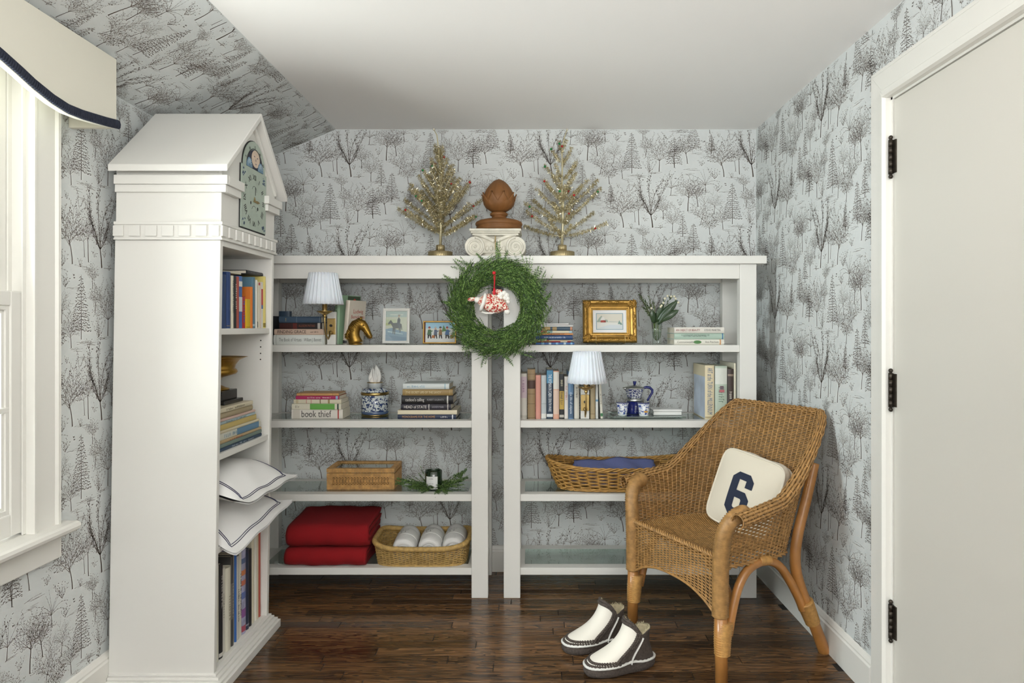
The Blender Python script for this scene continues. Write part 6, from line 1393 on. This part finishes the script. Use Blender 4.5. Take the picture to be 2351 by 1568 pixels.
# rolled top edge
def rollS(A, B):
    z = ztop(A); x, y, v = plan(A, z); h = .002; x2, y2, _ = plan(np.clip(A+h, 0, 1), z); x1, y1, _ = plan(np.clip(A-h, 0, 1), z)
    tx, ty = x2-x1, y2-y1; l = np.hypot(tx, ty)+1e-9; ox, oy = -ty/l, tx/l      # outward for a path running far->back->near
    r = .024-.011*npss(.6, 1, v); th = B*PI*1.45
    return np.stack([x+ox*r*(1-np.cos(th)), y+oy*r*(1-np.cos(th)), z+r*np.sin(th)-.002], -1)
weave('rolled_edge', rollS, 110, 9, WICK, CH_, amp=.0020, fill=.5, th=.0020, spa=2, stake=0, world=False)
m = MB()
for aa in np.linspace(0, 1, 90):
    P = rollS(np.full(9, aa), np.linspace(0, 1, 9)); m.tube([tuple(p) for p in P], .0022, 4, False)
stuff(m.build('edge_binding', WICK, CH_))
# lower rim braid of the shell
for ph in range(2):
    m = MB(); pts = []
    for i in range(160):
        aa = np.array([i/159]); x, y, v = plan(aa, np.array([ZB])); t = i*.75+ph*PI; pts.append((float(x[0])*(1+.012*math.cos(t)), float(y[0])+.004*math.cos(t), ZB-.004+.004*math.sin(t)))
    m.tube(pts, .0042, 6, False); m.build('lower_braid', WICK, CH_)
# seat
def seatS(A, B):
    y = -.006+B*.366; k = np.clip(1-(np.clip(y, 0, 1)/.372)**7, .3, 1)**.35; x = (A-.5)*.478*k; return np.stack([x, y, .424-.012*np.sin(PI*A)*np.sin(PI*B)], -1)
weave('woven_seat', seatS, 44, 82, WICK, CH_, amp=.0013, fill=.5, th=.0011, stake=.0012, world=False)
m = MB(); m.box((-.20, .0, .404), (.20, .32, .410)); m.build('seat_support', mat('seat_board_brown', hx('6a4522'), .8), CH_)
# front apron with arched lower edge
def zlow(x): return .236+.062*np.clip(1-(np.abs(x)/.228)**2.6, 0, 1)
def apS(A, B):
    x = (A-.5)*.462; z0 = zlow(x); return np.stack([x, -.010-.004*np.sin(PI*A)*0+0*x, z0+(.428-z0)*B], -1)
weave('woven_apron', apS, 24, 31, WICK, CH_, amp=.0024, fill=.48, th=.0019, stake=.0024, world=False)
m = MB(); pts = [(float(x), -.010, float(zlow(np.array(x)))-.003) for x in np.linspace(-.232, .232, 40)]; m.tube(pts, .0045, 6); m.build('apron_edge', WICK, CH_)
for ph in range(3):
    m = MB(); pts = []
    for i in range(120):
        x = -.236+.472*i/119; t = i*.62+ph*2*PI/3; pts.append((x, -.008+.006*math.cos(t), .430+.006*math.sin(t)))
    m.tube(pts, .0040, 6); m.build('seat_front_braid', WICK, CH_)
def corr(pts, r, pitch):
    """resample a path and give it the ribbed radius of wound cane"""
    pts = [V(p) for p in pts]; out = [pts[0]]; L = 0; seg = []
    n = 0; res = []
    tot = sum((b-a).length for a, b in zip(pts, pts[1:])); N_ = max(4, int(tot/pitch*2)); 
    for i in range(N_+1):
        s = tot*i/N_
        for a, b in zip(pts, pts[1:]):
            l = (b-a).length
            if s <= l+1e-9: res.append(a.lerp(b, min(1, s/l))); break
            s -= l
        else: res.append(pts[-1])
    return res, [r*(1 if i % 2 else .84) for i in range(len(res))]
def smooth(pts, n=2):
    pts = [V(p) for p in pts]
    for _ in range(n):
        k = [pts[0]]
        for a, b in zip(pts, pts[1:]): k += [a*.75+b*.25, a*.25+b*.75]
        pts = k+[pts[-1]]
    return pts
for sg in (-1, 1):
    # front post: woven upright that bends back into the arm
    ps = smooth([(sg*.246, -.004, .232), (sg*.246, -.004, .36), (sg*.250, -.005, .45), (sg*.262, .000, .522), (sg*.276, .022, .564), (sg*.282, .060, .576)], 3)
    p, r = corr(ps, .0290, .0075); m = MB(); m.tube(p, r, 12); m.build('arm_post', WICK, CH_)
    m = MB(); m.ball((sg*.282, .062, .576), .0285, 12, 8); m.build('arm_knuckle', WICK, CH_)
    # front leg
    m = MB(); m.tube([(sg*.251, -.003, .0005), (sg*.249, -.003, .13), (sg*.247, -.003, .26)], [.0205, .021, .021], 14); m.build('leg', CANE, CH_)
    p, r = corr([(sg*.2495, .001, .105), (sg*.248, .004, .165), (sg*.247, .010, .214)], .0270, .0075); r = [q*(1+.22*i/len(r)) for i, q in enumerate(r)]; m = MB(); m.tube(p, r, 14); m.build('leg_binding', CANEW, CH_)
    # arched side brace
    bp = smooth([(sg*.247, .030, .165), (sg*.246, .045, .23), (sg*.243, .075, .315), (sg*.240, .125, .372), (sg*.240, .20, .388), (sg*.240, .268, .366), (sg*.240, .325, .295), (sg*.239, .372, .222), (sg*.238, .392, .180)], 2)
    m = MB(); m.tube(bp, .0155, 12); m.build('arched_brace', CANE, CH_)
    p, r = corr([(sg*.240, .175, .387), (sg*.240, .225, .385)], .0185, .006); m = MB(); m.tube(p, r, 12); m.build('brace_binding', CANEW, CH_)
    # rear leg
    lp = smooth([(sg*.238, .452, .70), (sg*.236, .412, .57), (sg*.236, .366, .45), (sg*.236, .352, .36), (sg*.237, .366, .29), (sg*.238, .408, .20), (sg*.236, .455, .11), (sg*.236, .507, .0008)], 2)
    m = MB(); m.tube(lp, [.0175+.004*i/len(lp) for i in range(len(lp))], 14); m.build('leg', CANE, CH_)
    p, r = corr([(sg*.238, .400, .208), (sg*.237, .428, .155), (sg*.236, .446, .120)], .0290, .0075); r = [q*(1.08-.16*i/len(r)) for i, q in enumerate(r)]; m = MB(); m.tube(p, r, 14); m.build('leg_binding', CANEW, CH_)
# ================================================================ cushion with the figure six
CUS = mat('cream_wool_cloth', hx('d6cdbb'), .95, sheen=.2, bump=.25, bscale=700); NVY = mat('navy_felt', hx('252c3f'), .95, bump=.3, bscale=800)
cu = V((CM[0], CM[1], 0))+V((.455, -.89, 0))*.0+V((.89, .455, 0))*.318; cu.z = .552; cu.x += .034
an = math.radians(216); lean_c = math.radians(17); n_ = V((math.cos(an)*math.cos(lean_c), math.sin(an)*math.cos(lean_c), math.sin(lean_c)))
up = (V((0, 0, 1))-n_*n_.z).normalized(); rt = up.cross(n_); th = math.radians(9); up2 = up*math.cos(th)+rt*math.sin(th); rt2 = rt*math.cos(th)-up*math.sin(th)
MC = Matrix(((rt2.x, up2.x, n_.x, 0), (rt2.y, up2.y, n_.y, 0), (rt2.z, up2.z, n_.z, 0), (0, 0, 0, 1)))
CU = thing('throw_pillow', 'cream boxed pillow with a navy number six leaning in the wicker armchair', 'pillow', cu); HS = .143
def ch(x, y): return .024+.024*max(0, (1-(abs(x)/HS)**3))**.8*max(0, (1-(abs(y)/HS)**3))**.8
def sq(a, n=7): c, s = math.cos(a), math.sin(a); k = (abs(c)**n+abs(s)**n)**(-1/n); return c*k, s*k
for sg, nm in ((1, 'front_panel'), (-1, 'rear_panel')):
    m = MB()
    def f(u, v): c, s = sq(2*PI*u); r_ = HS*v; x, y = c*r_, s*r_; return MC @ V((x, y, sg*ch(x, y)))
    m.grid(f, 72, 18, True, True); m.build(nm, CUS, CU)
m = MB()
def f(u, v): c, s = sq(2*PI*u); b = .008*math.sin(PI*v)+.002*math.sin(u*50); return MC @ V((c*(HS+b), s*(HS+b), -.024+.048*v))
m.grid(f, 96, 7, True, True); m.build('side_gusset', CUS, CU)
for zz in (.024, -.024):
    m = MB(); m.tube([MC @ V((sq(2*PI*i/96)[0]*(HS+.002), sq(2*PI*i/96)[1]*(HS+.002), zz)) for i in range(97)], .0042, 6, False); m.build('piping', CUS, CU)
def six(x, y):    # x 0..1, y 0..1.7
    if x < 0 or x > 1 or y < 0 or y > 1.7: return False
    for cx_, cy in ((0, 0), (1, 0), (0, 1.7), (1, 1.7)):
        if abs(x-cx_)+abs(y-cy) < .24: return False
    if .34 < x < .67 and .30 < y < .70 and abs(x-.34)+abs(y-.3) > .05 and abs(x-.67)+abs(y-.7) > .05: return False
    if x > .34 and .99 < y < 1.17: return False
    if .34 < x < .67 and .99 < y < 1.42: return False
    if x > .34 and .7 < y <= .99 and (1-x)+(.99-y) < .24: return False
    return True
vs = []; s_ = .098; nx_, ny_ = 90, 153
for i in range(nx_):
    for j in range(ny_):
        x, y = (i+.5)/nx_, (j+.5)/ny_*1.7
        if six(x, y):
            for p, q in ((0, 0), (1, 0), (1, 1), (0, 1)):
                X, Y = ((i+p)/nx_-.5)*s_-.004, ((j+q)/ny_*1.7-.85)*s_-.012; vs.append(MC @ V((X, Y, ch(X, Y)+.0014)))
npmesh('number_six', np.array([tuple(v) for v in vs]), np.arange(len(vs)).reshape(-1, 4), NVY, CU, world=False)
# ================================================================ slippers
LEA = mat('cream_suede', hx('e2dcd0'), .8, bump=.1, bscale=300); CRO = mat('dark_crochet', hx('4b423c'), .95, bump=1.0, bscale=260, var=.3, vscale=150); CRW = mat('white_crochet', hx('dcdad4'), .95, bump=1.0, bscale=300); FLE = mat('sheepskin', hx('cfc3a2'), .95, bump=.9, bscale=180)
def slipper(label, c, ang, seed, mir):
    T = thing('slipper', label, 'slipper', (c[0], c[1], 0), ang, group='pair of slipper boots'); R = random.Random(seed)
    L = .128
    def outline(t):      # t angle, 0 = toe
        c_, s_ = math.cos(t), math.sin(t); w_ = .048-.007*math.cos(t+PI)*0+.006*c_; n = 2.5; k = (abs(c_)**n+abs(s_)**n)**(-1/n)
        x = L*c_*k; y = w_*s_*k*(1-.14*math.exp(-((x+.02)/.045)**2)); return x, y+mir*.006*(x/L)
    def top(t):
        c_, s_ = math.cos(t), math.sin(t); x = -.066+.048*c_; y = .040*s_; z = .140+.032*sstep(-.2, 1, c_)-.014*math.exp(-((c_-.05)/.35)**2); return x, y, z
    def up_(t, s, o=0):
        bx_, by = outline(t); tx, ty, tz = top(t); f = sstep(-.1, .9, math.cos(t)); bz = .030
        c1 = V((bx_*.97, by*.99, .030+.036*f+.030*(1-f))); c2 = V((tx*.90+bx_*.10*f+.004, ty*.75+by*.25, .058*f+.09*(1-f)))
        p = V((bx_, by, bz))*((1-s)**3)+c1*(3*s*(1-s)**2)+c2*(3*s*s*(1-s))+V((tx, ty, tz))*(s**3)
        if o: q = V((p.x+.03*f, p.y, .0)); nn = V((p.x-(-.04), p.y, p.z-.05)); nn.normalize(); p = p+nn*o
        return p
    m = MB()
    pr = ((0.94, .0006), (1.02, .004), (1.055, .014), (1.04, .024), (1.0, .031))
    m.grid(lambda u, v: (lambda k: (outline(2*PI*u)[0]*pr[k][0], outline(2*PI*u)[1]*pr[k][0]*1.03, pr[k][1]))(min(4, int(round(v*4)))), 72, 5, True, True)
    m.prism([(outline(2*PI*i/60)[0]*.95, outline(2*PI*i/60)[1]*.95) for i in range(60)], .0004, .010); m.build('crochet_sole', CRO, T)
    for a0, a1, nm, mt in ((-1.42, 1.42, 'suede_panel', LEA), (1.42, 2*PI-1.42, 'crochet_side', CRO)):
        m = MB(); m.grid(lambda u, v: up_(a0+(a1-a0)*u, v), 40, 22); o = m.build(nm, mt, T); k = o.modifiers.new('t', 'SOLIDIFY'); k.thickness = .0014; k.offset = 0
    m = MB(); m.grid(lambda u, v: (lambda p: V((p.x*.90-.006, p.y*.86, p.z-.002)))(up_(2*PI*u, .55+.45*v)), 48, 10, True, True); m.build('fleece_lining', FLE, T)
    # white crochet cord round the sole and up the ankle
    m = MB(); pts = [V((outline(2*PI*i/90)[0]*1.03, outline(2*PI*i/90)[1]*1.05, .033+.0015*(i % 2)+.006*math.exp(-((outline(2*PI*i/90)[0]+.03)/.03)**2))) for i in range(91)]; m.tube(pts, [.0042+.001*(i % 2) for i in range(91)], 6, False); m.build('white_cord', CRW, T)
    for sg in (-1, 1):
        m = MB(); pts = [up_(sg*1.78, s, .003) for s in np.linspace(.03, .86, 24)]; m.tube(pts, [(.003, .005+.001*(i % 2)) for i in range(24)], 6); m.build('white_cord', CRW, T)
    # scalloped dark border of the suede panel
    m = MB()
    for sg in (-1, 1):
        for s in np.linspace(.04, .98, 21):
            p = up_(sg*1.30, s, .0015); m.ball(p, .0058, 8, 6); p = up_(sg*1.42, s, .0015); m.ball(p, .0058, 6, 5)
    for t in np.linspace(-1.4, 1.4, 34): m.ball(up_(t, .20, .0015), .0052, 8, 6); m.ball(up_(t, .10, .0015), .0050, 8, 6); m.ball(up_(t*.99, .965, .002), .0062, 8, 6); m.ball(up_(t*.99, .998, .001), .0055, 8, 6)
    stuff(m.build('scalloped_trim', CRO, T))
    B = Blades(seed)
    for i in range(900):
        t = R.random()*2*PI; p = up_(t, R.uniform(.86, 1.0)); p = V((p.x*.95-.004, p.y*.92, p.z-.001)); B.add(p, (-.3*math.cos(t)+R.uniform(-.5, .5), -.5*math.sin(t)+R.uniform(-.5, .5), .9), R.uniform(.005, .012), .0012, 0)
    B2 = np.array([[tuple(k) for k in q] for q in B.q], dtype=np.float32).reshape(-1, 3); stuff(npmesh('fleece_tufts', B2, np.arange(len(B2)).reshape(-1, 4), FLE, T, world=False))
    return T
slipper('cream suede slipper boot with dark scalloped trim, the one standing clear on the floor', (.312, 2.385), math.radians(196), 1, 1)
slipper('cream suede slipper boot with dark scalloped trim, the one nearer the bookshelf', (.246, 2.548), math.radians(201), 2, -1)
